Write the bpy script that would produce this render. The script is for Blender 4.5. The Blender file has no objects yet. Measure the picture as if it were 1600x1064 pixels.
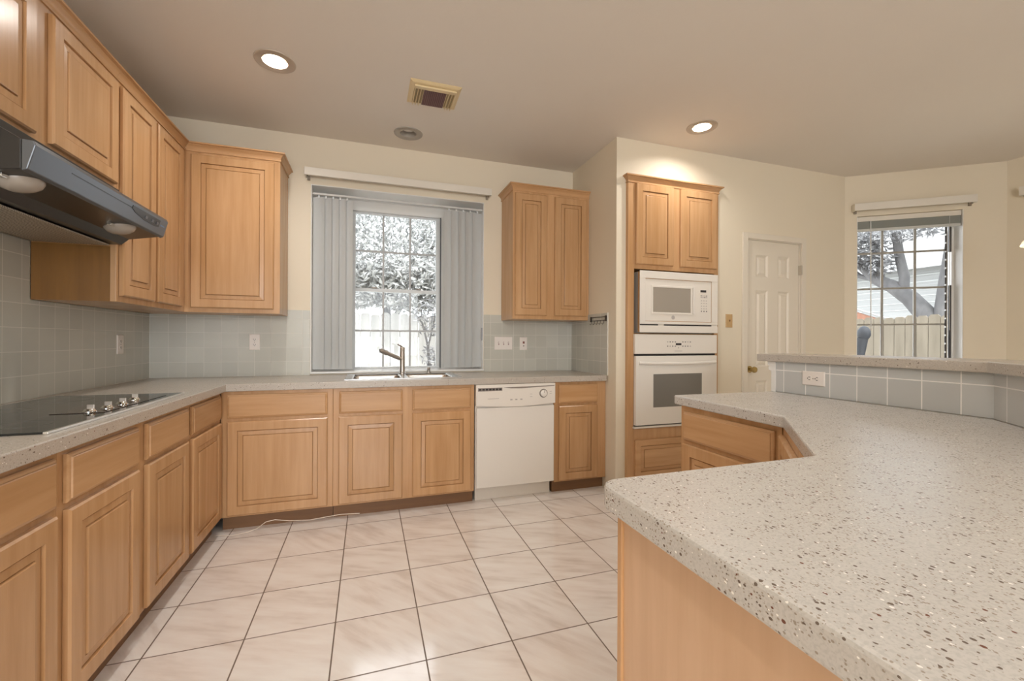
import bpy, bmesh, math, random
from mathutils import Vector, Matrix

random.seed(11)
C = bpy.context.scene.collection
PI = math.pi

# ------------------------------------------------------------------ camera
CAM = Vector((1.4668, -3.6962, 1.1898))
YAW, ROLL = math.radians(18.446), math.radians(0.25)
cd = bpy.data.cameras.new('camera')
cam = bpy.data.objects.new('camera', cd)
C.objects.link(cam)
cd.sensor_fit = 'HORIZONTAL'
cd.sensor_width = 36.0
cd.lens = 674.93 * 36 / 1600
cd.clip_start = 0.02
cam.matrix_world = (Matrix.Translation(CAM) @ Matrix.Rotation(-YAW, 4, 'Z')
                    @ Matrix.Rotation(PI / 2, 4, 'X') @ Matrix.Rotation(ROLL, 4, 'Z'))
bpy.context.scene.camera = cam

# ------------------------------------------------------------------ view, world, sun, big lights
vs = bpy.context.scene.view_settings
vs.view_transform = 'Standard'
vs.look = 'None'
vs.gamma = 1.0
vs.use_curve_mapping = False
vs.exposure = -0.04

w = bpy.data.worlds.new('world')
bpy.context.scene.world = w
w.use_nodes = True
nt = w.node_tree
for n in list(nt.nodes):
    nt.nodes.remove(n)
wo = nt.nodes.new('ShaderNodeOutputWorld')
bg = nt.nodes.new('ShaderNodeBackground')
bg.inputs['Color'].default_value = (0.93, 0.96, 1.0, 1)
bg.inputs['Strength'].default_value = 4.8
nt.links.new(bg.outputs[0], wo.inputs[0])


def light(name, kind, loc, rot, energy, color=(1, 1, 1), size=None, size_y=None, shape=None, spread=None):
    ld = bpy.data.lights.new(name, kind)
    ld.energy = energy
    ld.color = color
    if kind == 'AREA':
        ld.shape = shape or ('RECTANGLE' if size_y else 'SQUARE')
        ld.size = size
        if size_y:
            ld.size_y = size_y
        if spread:
            ld.spread = spread
    o = bpy.data.objects.new(name, ld)
    o.location = loc
    o.rotation_euler = rot
    C.objects.link(o)
    return o


sun = light('sun', 'SUN', (2, -8, 9), (math.radians(42), 0, math.radians(-22)), 3.0, (1.0, 0.97, 0.92))
sun.data.angle = math.radians(2)
WARM = (1.0, 0.955, 0.905)
# fill lamp outside an opening added in the unseen rear wall
light('fill_rear_opening', 'AREA', (1.5, -7.35, 1.55), (PI / 2, 0, 0), 80, (0.95, 0.975, 1.0), 2.4, 1.9)
# recessed ceiling cans (visible pair, plus unseen ones added behind the camera as fill)
CANS_ON = [(0.957, -0.925), (3.81, -1.10)]
FILL_CANS = [(0.957, -2.75), (2.55, -3.0), (1.35, -4.6), (2.6, -5.7)]
FILL_WATTS = [8.5, 6, 10, 10]

# ------------------------------------------------------------------ materials
MATS = {}


def new_mat(name):
    m = bpy.data.materials.new(name)
    m.use_nodes = True
    t = m.node_tree
    b = t.nodes['Principled BSDF']
    return m, t, b


def nd(t, typ, **kw):
    n = t.nodes.new(typ)
    for k, v in kw.items():
        setattr(n, k, v)
    return n


def plain(name, col, rough=0.5, metal=0.0, spec=None, emit=None, estr=0):
    m, t, b = new_mat(name)
    b.inputs['Base Color'].default_value = (*col, 1)
    b.inputs['Roughness'].default_value = rough
    b.inputs['Metallic'].default_value = metal
    if spec is not None:
        b.inputs['Specular IOR Level'].default_value = spec
    if emit:
        b.inputs['Emission Color'].default_value = (*emit, 1)
        b.inputs['Emission Strength'].default_value = estr
    return m


def mathn(t, op, a, b=None, c=None):
    n = nd(t, 'ShaderNodeMath', operation=op)
    for i, v in enumerate((a, b, c)):
        if v is None:
            continue
        if isinstance(v, (int, float)):
            n.inputs[i].default_value = v
        else:
            t.links.new(v, n.inputs[i])
    return n.outputs[0]


def mixc(t, fac, a, b):
    n = nd(t, 'ShaderNodeMix', data_type='RGBA')
    for s, v in ((n.inputs['Factor'], fac), (n.inputs[6], a), (n.inputs[7], b)):
        if isinstance(v, (int, float)):
            s.default_value = v
        elif isinstance(v, tuple):
            s.default_value = (*v, 1)
        else:
            t.links.new(v, s)
    return n.outputs[2]


def ramp(t, fac, stops):
    n = nd(t, 'ShaderNodeValToRGB')
    t.links.new(fac, n.inputs[0])
    e = n.color_ramp.elements
    while len(e) < len(stops):
        e.new(0.5)
    for i, (p, c) in enumerate(stops):
        e[i].position = p
        e[i].color = (c, c, c, 1) if isinstance(c, (int, float)) else (*c, 1)
    return n.outputs[0]


def noise(t, vec, scale, detail=4, rough=0.5):
    n = nd(t, 'ShaderNodeTexNoise')
    n.inputs['Scale'].default_value = scale
    n.inputs['Detail'].default_value = detail
    n.inputs['Roughness'].default_value = rough
    t.links.new(vec, n.inputs['Vector'])
    return n.outputs[0]


def mapping(t, vec, scale=(1, 1, 1), rot=(0, 0, 0), loc=(0, 0, 0)):
    n = nd(t, 'ShaderNodeMapping')
    n.inputs['Scale'].default_value = scale
    n.inputs['Rotation'].default_value = rot
    n.inputs['Location'].default_value = loc
    t.links.new(vec, n.inputs['Vector'])
    return n.outputs[0]


def position(t):
    return nd(t, 'ShaderNodeNewGeometry').outputs['Position']


def bump(t, b, h, strength=0.2, dist=0.01):
    n = nd(t, 'ShaderNodeBump')
    n.inputs['Strength'].default_value = strength
    n.inputs['Distance'].default_value = dist
    t.links.new(h, n.inputs['Height'])
    t.links.new(n.outputs[0], b.inputs['Normal'])


def wood(name, axis, light_c=(0.60, 0.36, 0.185), dark_c=(0.46, 0.25, 0.108), rough=0.27, fine=1.0):
    """maple with the grain along one axis (0 x, 1 y, 2 z)"""
    m, t, b = new_mat(name)
    p = position(t)
    oi = nd(t, 'ShaderNodeObjectInfo').outputs['Random']
    off = nd(t, 'ShaderNodeCombineXYZ')
    for i in range(3):
        t.links.new(mathn(t, 'MULTIPLY', oi, 7.3 + 3 * i), off.inputs[i])
    add = nd(t, 'ShaderNodeVectorMath', operation='ADD')
    t.links.new(p, add.inputs[0])
    t.links.new(off.outputs[0], add.inputs[1])
    sc = [26 * fine] * 3
    sc[axis] = 1.6
    g1 = noise(t, mapping(t, add.outputs[0], tuple(sc)), 1.0, 5, 0.6)
    sc2 = [4.0] * 3
    sc2[axis] = 0.9
    g2 = noise(t, mapping(t, add.outputs[0], tuple(sc2)), 1.0, 3, 0.5)
    f = mathn(t, 'ADD', mathn(t, 'MULTIPLY', g1, 0.55), mathn(t, 'MULTIPLY', g2, 0.45))
    r = ramp(t, f, [(0.34, dark_c), (0.66, light_c)])
    hsv = nd(t, 'ShaderNodeHueSaturation')
    t.links.new(r, hsv.inputs['Color'])
    t.links.new(mathn(t, 'ADD', mathn(t, 'MULTIPLY', oi, 0.10), 0.95), hsv.inputs['Value'])
    t.links.new(hsv.outputs[0], b.inputs['Base Color'])
    b.inputs['Roughness'].default_value = rough
    bump(t, b, g1, 0.03, 0.002)
    return m


WZ = wood('maple_vertical_grain', 2)
WX = wood('maple_grain_along_x', 0)
WY = wood('maple_grain_along_y', 1)
WPANEL = wood('maple_end_panel', 2, (0.67, 0.455, 0.30), (0.55, 0.345, 0.205), 0.4, 0.8)
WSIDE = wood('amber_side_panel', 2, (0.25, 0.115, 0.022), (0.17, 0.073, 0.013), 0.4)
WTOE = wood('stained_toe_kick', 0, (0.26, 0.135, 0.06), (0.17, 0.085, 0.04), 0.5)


def paint(name, col, rough=0.6, tex=0.06, scale=140):
    m, t, b = new_mat(name)
    p = position(t)
    n = noise(t, p, scale, 2)
    n2 = noise(t, p, 1.3, 2)
    c = mixc(t, n2, tuple(x * 0.97 for x in col), tuple(min(1, x * 1.03) for x in col))
    t.links.new(c, b.inputs['Base Color'])
    b.inputs['Roughness'].default_value = rough
    bump(t, b, n, tex, 0.004)
    return m


WALL = paint('cream_wall_paint', (0.775, 0.69, 0.545), 0.62)
CEIL = paint('ceiling_paint', (0.76, 0.695, 0.615), 0.7, 0.12, 90)
TRIMW = paint('white_trim_paint', (0.83, 0.82, 0.79), 0.35, 0.0)
CREAMTRIM = paint('cream_trim_paint', (0.77, 0.72, 0.635), 0.4, 0.0)
DOORP = paint('door_paint', (0.76, 0.69, 0.58), 0.38, 0.0)
WHITE = plain('white_enamel', (0.82, 0.78, 0.72), 0.22)
WHITE2 = plain('white_appliance_plastic', (0.80, 0.75, 0.68), 0.33)
WHITECOOL = plain('white_window_vinyl', (0.72, 0.74, 0.74), 0.4)
GREYLINE = plain('grey_print', (0.22, 0.20, 0.19), 0.6)
BLACK = plain('black_plastic', (0.012, 0.011, 0.010), 0.35)
BLACKPAINT = plain('black_hood_enamel', (0.018, 0.016, 0.015), 0.28)
HOODFRONT = plain('satin_black_hood_front', (0.13, 0.14, 0.155), 0.36, 0.7)
GLASSBLACK = plain('black_glass_cooktop', (0.012, 0.013, 0.012), 0.06)
STEEL = plain('stainless_steel', (0.62, 0.60, 0.57), 0.24, 1.0)
NICKEL = plain('brushed_nickel', (0.50, 0.46, 0.42), 0.34, 1.0)
CHROME = plain('polished_chrome', (0.8, 0.79, 0.77), 0.12, 1.0)
BRASS = plain('polished_brass', (0.52, 0.40, 0.18), 0.25, 1.0)
BEIGEPLATE = plain('tan_switch_plate', (0.55, 0.36, 0.17), 0.4)
PLATE = plain('white_wall_plate', (0.82, 0.76, 0.71), 0.35)
SLOT = plain('dark_slot', (0.03, 0.025, 0.025), 0.6)
BURGUNDY = plain('red_brown_duct', (0.13, 0.055, 0.05), 0.6)
VENTM = plain('yellowed_vent_enamel', (0.72, 0.57, 0.33), 0.45)
DARKIRON = plain('dark_iron', (0.035, 0.03, 0.025), 0.5)
GREYSTRIP = plain('brown_grey_vent_grille', (0.26, 0.22, 0.19), 0.55)
OVENGLASS = plain('oven_door_glass', (0.19, 0.18, 0.16), 0.08)
MICROGLASS = plain('microwave_mesh_glass', (0.36, 0.32, 0.27), 0.25)
BULB = plain('lit_bulb', (1, 0.95, 0.85), 0.4, emit=(1, 0.90, 0.74), estr=5.0)
BULBOFF = plain('unlit_bulb', (0.75, 0.72, 0.68), 0.2)
CANRING = plain('bronze_tinted_can', (0.50, 0.42, 0.34), 0.45)
CANOFF = plain('grey_can_baffle', (0.42, 0.38, 0.33), 0.45)
SHADE = plain('cream_glass_shade', (0.9, 0.82, 0.66), 0.3, emit=(1, 0.85, 0.6), estr=0.8)
LENS = plain('frosted_lamp_lens', (0.38, 0.33, 0.28), 0.25)
BLUESTICK = plain('blue_grey_cover', (0.022, 0.026, 0.034), 0.6)
CABLEW = plain('white_cord', (0.75, 0.66, 0.56), 0.5)
STACK = plain('grey_blind_slats', (0.22, 0.23, 0.21), 0.5)
TRACKD = plain('dark_window_track', (0.06, 0.055, 0.055), 0.5)
MUNTIN2 = plain('grey_tan_muntin', (0.36, 0.34, 0.30), 0.5)
MUNTIN1 = plain('pale_grey_muntin', (0.50, 0.50, 0.50), 0.5)


def vane_mat():
    m, t, b = new_mat('pvc_blind_vane')
    b.inputs['Base Color'].default_value = (0.70, 0.71, 0.70, 1)
    b.inputs['Roughness'].default_value = 0.5
    tr = nd(t, 'ShaderNodeBsdfTranslucent')
    tr.inputs[0].default_value = (0.7, 0.7, 0.68, 1)
    mx = nd(t, 'ShaderNodeMixShader')
    mx.inputs[0].default_value = 0.30
    t.links.new(b.outputs[0], mx.inputs[1])
    t.links.new(tr.outputs[0], mx.inputs[2])
    t.links.new(mx.outputs[0], t.nodes['Material Output'].inputs[0])
    return m


VANE = vane_mat()


def glass_mat():
    m, t, b = new_mat('clear_window_glass')
    t.nodes.remove(b)
    tr = nd(t, 'ShaderNodeBsdfTransparent')
    tr.inputs[0].default_value = (0.96, 0.97, 0.97, 1)
    gl = nd(t, 'ShaderNodeBsdfGlossy')
    gl.inputs['Roughness'].default_value = 0.02
    mx = nd(t, 'ShaderNodeMixShader')
    lw = nd(t, 'ShaderNodeFresnel')
    lw.inputs[0].default_value = 1.3
    t.links.new(lw.outputs[0], mx.inputs[0])
    t.links.new(tr.outputs[0], mx.inputs[1])
    t.links.new(gl.outputs[0], mx.inputs[2])
    t.links.new(mx.outputs[0], t.nodes['Material Output'].inputs[0])
    return m


GLASS = glass_mat()


def line_mask(t, u, pitch, off, width):
    f = mathn(t, 'FRACT', mathn(t, 'DIVIDE', mathn(t, 'SUBTRACT', u, off), pitch))
    d = mathn(t, 'MINIMUM', f, mathn(t, 'SUBTRACT', 1.0, f))
    return mathn(t, 'LESS_THAN', mathn(t, 'MULTIPLY', d, pitch), width / 2)


def wall_tile(name, direction, pitch, uo, vo, col=(0.545, 0.54, 0.48), grout=(0.66, 0.64, 0.58), gw=0.0032):
    """square glazed wall tile; u runs along a horizontal direction"""
    m, t, b = new_mat(name)
    p = position(t)
    sep = nd(t, 'ShaderNodeSeparateXYZ')
    t.links.new(p, sep.inputs[0])
    u = mathn(t, 'ADD', mathn(t, 'MULTIPLY', sep.outputs[0], direction[0]), mathn(t, 'MULTIPLY', sep.outputs[1], direction[1]))
    v = sep.outputs[2]
    k = mathn(t, 'MAXIMUM', line_mask(t, u, pitch, uo, gw), line_mask(t, v, pitch, vo, gw))
    cu = mathn(t, 'FLOOR', mathn(t, 'DIVIDE', mathn(t, 'SUBTRACT', u, uo), pitch))
    cv = mathn(t, 'FLOOR', mathn(t, 'DIVIDE', mathn(t, 'SUBTRACT', v, vo), pitch))
    cx = nd(t, 'ShaderNodeCombineXYZ')
    t.links.new(cu, cx.inputs[0])
    t.links.new(cv, cx.inputs[1])
    wn = nd(t, 'ShaderNodeTexWhiteNoise')
    t.links.new(cx.outputs[0], wn.inputs[0])
    c1 = mixc(t, wn.outputs[0], tuple(x * 0.95 for x in col), tuple(x * 1.05 for x in col))
    t.links.new(mixc(t, k, c1, grout), b.inputs['Base Color'])
    t.links.new(mathn(t, 'ADD', mathn(t, 'MULTIPLY', k, 0.5), 0.22), b.inputs['Roughness'])
    bump(t, b, mathn(t, 'SUBTRACT', 1.0, k), 0.25, 0.0015)
    return m


TILE_L = wall_tile('backsplash_tile_left', (0, 1), 0.108, 0.0, 0.914)
TILE_B = wall_tile('backsplash_tile_back', (1, 0), 0.108, 0.012, 0.914)
TILE_BAR = wall_tile('backsplash_tile_bar', (0, 1), 0.1235, -1.9335, 0.9095, (0.55, 0.56, 0.55), (0.85, 0.83, 0.80), 0.0042)
s2 = math.sqrt(0.5)
TILE_BAR2 = wall_tile('backsplash_tile_bar_angle', (s2, s2), 0.1235, 0.52, 0.9095, (0.52, 0.515, 0.49), (0.74, 0.72, 0.68), 0.0042)


def floor_mat():
    m, t, b = new_mat('marbled_ceramic_floor_tile')
    p = position(t)
    sep = nd(t, 'ShaderNodeSeparateXYZ')
    t.links.new(p, sep.inputs[0])
    x, y = sep.outputs[0], sep.outputs[1]
    T, X0, Y0 = 0.33574, 1.00666, -1.06631
    k = mathn(t, 'MAXIMUM', line_mask(t, x, T, X0, 0.0055), line_mask(t, y, T, Y0, 0.0055))
    cu = mathn(t, 'FLOOR', mathn(t, 'DIVIDE', mathn(t, 'SUBTRACT', x, X0), T))
    cv = mathn(t, 'FLOOR', mathn(t, 'DIVIDE', mathn(t, 'SUBTRACT', y, Y0), T))
    cxy = nd(t, 'ShaderNodeCombineXYZ')
    t.links.new(cu, cxy.inputs[0])
    t.links.new(cv, cxy.inputs[1])
    wn = nd(t, 'ShaderNodeTexWhiteNoise')
    t.links.new(cxy.outputs[0], wn.inputs[0])
    rv = nd(t, 'ShaderNodeVectorRotate', rotation_type='Z_AXIS')
    t.links.new(p, rv.inputs['Vector'])
    ang = mathn(t, 'ADD', mathn(t, 'MULTIPLY', mathn(t, 'FLOOR', mathn(t, 'MULTIPLY', wn.outputs[0], 2.0)), 0.5), -1.15)
    t.links.new(ang, rv.inputs['Angle'])
    sh = nd(t, 'ShaderNodeVectorMath', operation='MULTIPLY_ADD')
    t.links.new(wn.outputs[1], sh.inputs[0])
    sh.inputs[1].default_value = (9, 9, 9)
    t.links.new(rv.outputs[0], sh.inputs[2])
    n1 = noise(t, mapping(t, sh.outputs[0], (26, 4.5, 1)), 1.0, 5, 0.55)
    n2 = noise(t, mapping(t, sh.outputs[0], (8, 3, 1)), 1.0, 3, 0.5)
    f = mathn(t, 'ADD', mathn(t, 'MULTIPLY', n1, 0.5), mathn(t, 'MULTIPLY', n2, 0.5))
    c = ramp(t, f, [(0.34, (0.68, 0.60, 0.545)), (0.48, (0.785, 0.72, 0.67)), (0.62, (0.83, 0.785, 0.74))])
    t.links.new(mixc(t, k, c, (0.16, 0.115, 0.085)), b.inputs['Base Color'])
    t.links.new(mathn(t, 'ADD', mathn(t, 'MULTIPLY', k, 0.5), 0.11), b.inputs['Roughness'])
    b.inputs['Specular IOR Level'].default_value = 0.75
    bump(t, b, mathn(t, 'SUBTRACT', 1.0, k), 0.2, 0.002)
    return m


FLOOR = floor_mat()


def terrazzo(name, base=(0.55, 0.525, 0.49), chip=190.0, dens=0.36):
    m, t, b = new_mat(name)
    p = position(t)
    vec = mapping(t, p, (1, 1, 1))
    big = noise(t, vec, 5.0, 3)
    c = mixc(t, big, tuple(x * 0.94 for x in base), tuple(x * 1.06 for x in base))
    fine = noise(t, vec, 260, 2)
    c = mixc(t, ramp(t, fine, [(0.45, 0.0), (0.62, 0.4)]), c, tuple(x * 0.72 for x in base))

    def chips(c, scale, thr, dlim, col, seed):
        v = nd(t, 'ShaderNodeTexVoronoi')
        v.inputs['Scale'].default_value = scale
        t.links.new(mapping(t, vec, (1.0, 0.8, 1.0), (0, 0, 0.5), (seed, seed * 2, 0)), v.inputs['Vector'])
        sp = nd(t, 'ShaderNodeSeparateColor')
        t.links.new(v.outputs['Color'], sp.inputs[0])
        lim = mathn(t, 'MULTIPLY', sp.outputs[1], dlim)
        cl = noise(t, vec, 11, 2)
        th = mathn(t, 'MULTIPLY', ramp(t, cl, [(0.35, 0.25), (0.65, 1.0)]), thr)
        k = mathn(t, 'MULTIPLY', mathn(t, 'LESS_THAN', sp.outputs[0], th), mathn(t, 'LESS_THAN', v.outputs['Distance'], lim))
        return mixc(t, k, c, col)
    c = chips(c, chip * 1.9, dens * 1.3, 0.60, (0.33, 0.28, 0.23), 0.0)
    c = chips(c, chip, dens, 0.46, (0.15, 0.115, 0.09), 1.7)
    c = chips(c, chip * 0.9, dens * 0.16, 0.40, (0.17, 0.07, 0.045), 5.3)
    c = chips(c, chip * 1.35, dens * 0.2, 0.5, (0.86, 0.83, 0.78), 3.1)
    t.links.new(c, b.inputs['Base Color'])
    b.inputs['Roughness'].default_value = 0.27
    return m


STONE = terrazzo('speckled_stone_counter')
STONE_BACK = terrazzo('grey_beige_stone_counter', (0.50, 0.45, 0.39), 190, 0.16)


def mesh_filter_mat():
    m, t, b = new_mat('aluminium_mesh_filter')
    p = position(t)
    wv = nd(t, 'ShaderNodeTexWave', wave_type='BANDS', bands_direction='DIAGONAL')
    wv.inputs['Scale'].default_value = 60
    wv.inputs['Distortion'].default_value = 3
    t.links.new(p, wv.inputs[0])
    t.links.new(ramp(t, wv.outputs[0], [(0.2, (0.20, 0.16, 0.12)), (0.8, (0.50, 0.43, 0.34))]), b.inputs['Base Color'])
    b.inputs['Roughness'].default_value = 0.5
    b.inputs['Metallic'].default_value = 0.3
    return m


FILTER = mesh_filter_mat()


def boards(name, c1, c2, scale=(9, 9, 1.2)):
    m, t, b = new_mat(name)
    p = position(t)
    n = noise(t, mapping(t, p, scale), 1.0, 5, 0.6)
    t.links.new(ramp(t, n, [(0.3, c1), (0.7, c2)]), b.inputs['Base Color'])
    b.inputs['Roughness'].default_value = 0.8
    return m


FENCE_A = boards('bleached_fence_boards', (0.33, 0.325, 0.31), (0.52, 0.515, 0.50))
FENCE_B = boards('weathered_tan_fence_boards', (0.15, 0.128, 0.095), (0.215, 0.185, 0.142))
BARK = boards('grey_bark', (0.09, 0.088, 0.09), (0.155, 0.152, 0.152), (6, 6, 2))
SIDING = boards('white_siding', (0.27, 0.275, 0.27), (0.34, 0.345, 0.34), (1, 1, 30))
ROOFG = boards('grey_shingles', (0.22, 0.22, 0.22), (0.32, 0.32, 0.31), (8, 8, 8))
ROOFR = boards('rusty_red_shingles', (0.30, 0.10, 0.055), (0.42, 0.24, 0.17), (5, 5, 5))
BOUNCE_GROUND = boards('pale_bounce_ground', (0.50, 0.49, 0.46), (0.62, 0.61, 0.58), (3, 3, 3))  # ground out of view, paled to bounce sunlight into the sink window recess


def leaf_mat(name, c1, c2):
    m, t, b = new_mat(name)
    p = position(t)
    n = noise(t, p, 9, 3)
    col = ramp(t, n, [(0.35, c1), (0.65, c2)])
    t.links.new(col, b.inputs['Base Color'])
    b.inputs['Roughness'].default_value = 0.5
    tr = nd(t, 'ShaderNodeBsdfTranslucent')
    t.links.new(col, tr.inputs[0])
    mx = nd(t, 'ShaderNodeMixShader')
    mx.inputs[0].default_value = 0.35
    t.links.new(b.outputs[0], mx.inputs[1])
    t.links.new(tr.outputs[0], mx.inputs[2])
    t.links.new(mx.outputs[0], t.nodes['Material Output'].inputs[0])
    return m


LEAF = leaf_mat('grey_green_leaves', (0.17, 0.174, 0.17), (0.60, 0.605, 0.59))
LEAF2 = leaf_mat('dark_grey_leaves', (0.12, 0.12, 0.125), (0.42, 0.42, 0.425))  # darker grey than the leaves of the sink window tree

# ------------------------------------------------------------------ mesh builder


def ident(u, v, w_):
    return (u, v, w_)


def frame_left(x0):          # looking at the left wall: u = world y, v = z, w = towards the room (+x)
    return lambda u, v, w_: (x0 + w_, u, v)


def frame_back(y0):          # looking at the back wall: u = world x, v = z, w = towards the room (-y)
    return lambda u, v, w_: (u, y0 - w_, v)


def frame_pen(x0):           # peninsula front, facing -x: u = -y, v = z, w = towards -x
    return lambda u, v, w_: (x0 - w_, -u, v)


def frame_dir(px, py, ang):  # a plane through (px,py); u along ang, w to its left-hand normal
    ca, sa = math.cos(ang), math.sin(ang)
    return lambda u, v, w_: (px + u * ca - w_ * sa, py + u * sa + w_ * ca, v)


class MB:
    def __init__(self):
        self.bm = bmesh.new()

    def face(self, vs):
        try:
            return self.bm.faces.new(vs)
        except ValueError:
            return None

    def box(self, a0, a1, b0, b1, c0, c1, f=ident):
        v = [self.bm.verts.new(f(x, y, z)) for x in (a0, a1) for y in (b0, b1) for z in (c0, c1)]
        for q in ((0, 1, 3, 2), (4, 6, 7, 5), (0, 4, 5, 1), (2, 3, 7, 6), (0, 2, 6, 4), (1, 5, 7, 3)):
            self.face([v[i] for i in q])
        return self

    def loops(self, loops, cap0=True, cap1=True, closed=False):
        vl = [[self.bm.verts.new(p) for p in L] for L in loops]
        n = len(vl[0])
        for a, b in zip(vl, vl[1:] + ([vl[0]] if closed else [])):
            for i in range(n):
                j = (i + 1) % n
                self.face([a[i], a[j], b[j], b[i]])
        if not closed:
            if cap0:
                self.face(list(reversed(vl[0])))
            if cap1:
                self.face(vl[-1])
        return self

    def prism(self, poly, h0, h1, f=ident):
        """poly of (u, v) extruded along the third frame axis"""
        return self.loops([[f(u, v, h0) for u, v in poly], [f(u, v, h1) for u, v in poly]])

    def slab(self, poly, z0, z1):
        return self.loops([[(x, y, z0) for x, y in poly], [(x, y, z1) for x, y in poly]])

    def rects(self, f, seq, cap1=True):
        """seq of (u0,u1,v0,v1,w) rectangles lofted outward"""
        return self.loops([[f(a, c, w_), f(b, c, w_), f(b, d, w_), f(a, d, w_)] and
                           [f(a, c, w_), f(b, c, w_), f(b, d, w_), f(a, d, w_)] for a, b, c, d, w_ in seq], True, cap1)

    def tube(self, pts, r, n=10, r1=None):
        pts = [Vector(p) for p in pts]
        rs = [r + ((r1 if r1 is not None else r) - r) * i / max(1, len(pts) - 1) for i in range(len(pts))]
        L = []
        up = None
        for i, p in enumerate(pts):
            d = (pts[min(i + 1, len(pts) - 1)] - pts[max(i - 1, 0)]).normalized()
            if up is None:
                up = Vector((0, 0, 1)) if abs(d.z) < 0.9 else Vector((1, 0, 0))
            a = d.cross(up).normalized()
            up = a.cross(d).normalized()
            L.append([tuple(p + a * math.cos(2 * PI * k / n) * rs[i] + up * math.sin(2 * PI * k / n) * rs[i]) for k in range(n)])
        return self.loops(L)

    def lathe(self, c, prof, axis=(0, 0, 1), n=32, cap0=True, cap1=True):
        """profile of (radius, height along axis)"""
        ax = Vector(axis).normalized()
        t1 = ax.cross(Vector((0, 0, 1)) if abs(ax.z) < 0.9 else Vector((1, 0, 0))).normalized()
        t2 = ax.cross(t1)
        c = Vector(c)
        L = [[tuple(c + ax * h + (t1 * math.cos(2 * PI * k / n) + t2 * math.sin(2 * PI * k / n)) * max(r, 1e-4)) for k in range(n)] for r, h in prof]
        return self.loops(L, cap0, cap1)

    def build(self, name, mat, parent=None, bevel=0.0, smooth=False, recalc=True):
        if recalc:
            bmesh.ops.recalc_face_normals(self.bm, faces=self.bm.faces[:])
        off = parent_loc(parent) if parent else Vector((0, 0, 0))
        if off.length:
            for v in self.bm.verts:
                v.co -= off
        me = bpy.data.meshes.new(name)
        self.bm.to_mesh(me)
        self.bm.free()
        me.materials.append(mat)
        if smooth:
            me.polygons.foreach_set('use_smooth', [True] * len(me.polygons))
        o = bpy.data.objects.new(name, me)
        C.objects.link(o)
        if parent:
            o.parent = parent
        if bevel:
            md = o.modifiers.new('bevel', 'BEVEL')
            md.width = bevel
            md.segments = 2
            md.limit_method = 'ANGLE'
            md.angle_limit = math.radians(35)
        if smooth and not bevel:
            md = o.modifiers.new('edges', 'EDGE_SPLIT')
            md.split_angle = math.radians(42)
        return o


def parent_loc(p):
    v = Vector((0, 0, 0))
    while p:
        v += p.location
        p = p.parent
    return v


def thing(name, label, cat, loc=(0, 0, 0), group=None):
    o = bpy.data.objects.new(name, None)
    o.empty_display_size = 0.1
    C.objects.link(o)
    o.location = loc
    o['label'] = label
    o['category'] = cat
    if group:
        o['group'] = group
    return o


def tag(o, label, cat, group=None):
    o['label'] = label
    o['category'] = cat
    if group:
        o['group'] = group
    return o


def struct(o):
    o['kind'] = 'structure'
    return o


def struct_root(name, loc):
    o = bpy.data.objects.new(name, None)
    C.objects.link(o)
    o.location = loc
    o['kind'] = 'structure'
    return o


# ------------------------------------------------------------------ room shell
ZC = 2.779
XW = 3.2986           # return wall
YO = -0.7624          # oven wall
XE = 5.8184           # where the bay starts
BAY = math.radians(-37)

struct(MB().box(-0.12, 6.95, -7.2, 0.36, -0.06, 0.0).build('floor', FLOOR))

cans_all = CANS_ON + [(1.755, -0.29)] + FILL_CANS


def grid_cells(xs, ys, inside):
    return [(i, j) for i in range(len(xs) - 1) for j in range(len(ys) - 1) if inside((xs[i] + xs[i + 1]) / 2, (ys[j] + ys[j + 1]) / 2)]


def grid_slab(mb, xs, ys, inside, z0, z1):
    cells = set(grid_cells(xs, ys, inside))
    vt, vb = {}, {}

    def g(d, i, j, z):
        if (i, j) not in d:
            d[(i, j)] = mb.bm.verts.new((xs[i], ys[j], z))
        return d[(i, j)]
    for i, j in cells:
        mb.face([g(vt, i, j, z1), g(vt, i + 1, j, z1), g(vt, i + 1, j + 1, z1), g(vt, i, j + 1, z1)])
        mb.face([g(vb, i, j, z0), g(vb, i, j + 1, z0), g(vb, i + 1, j + 1, z0), g(vb, i + 1, j, z0)])
        for di, dj, a, b in ((0, -1, (0, 0), (1, 0)), (1, 0, (1, 0), (1, 1)), (0, 1, (1, 1), (0, 1)), (-1, 0, (0, 1), (0, 0))):
            if (i + di, j + dj) not in cells:
                p, q = (i + a[0], j + a[1]), (i + b[0], j + b[1])
                mb.face([g(vb, *p, z0), g(vb, *q, z0), g(vt, *q, z1), g(vt, *p, z1)])
    return mb


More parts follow.
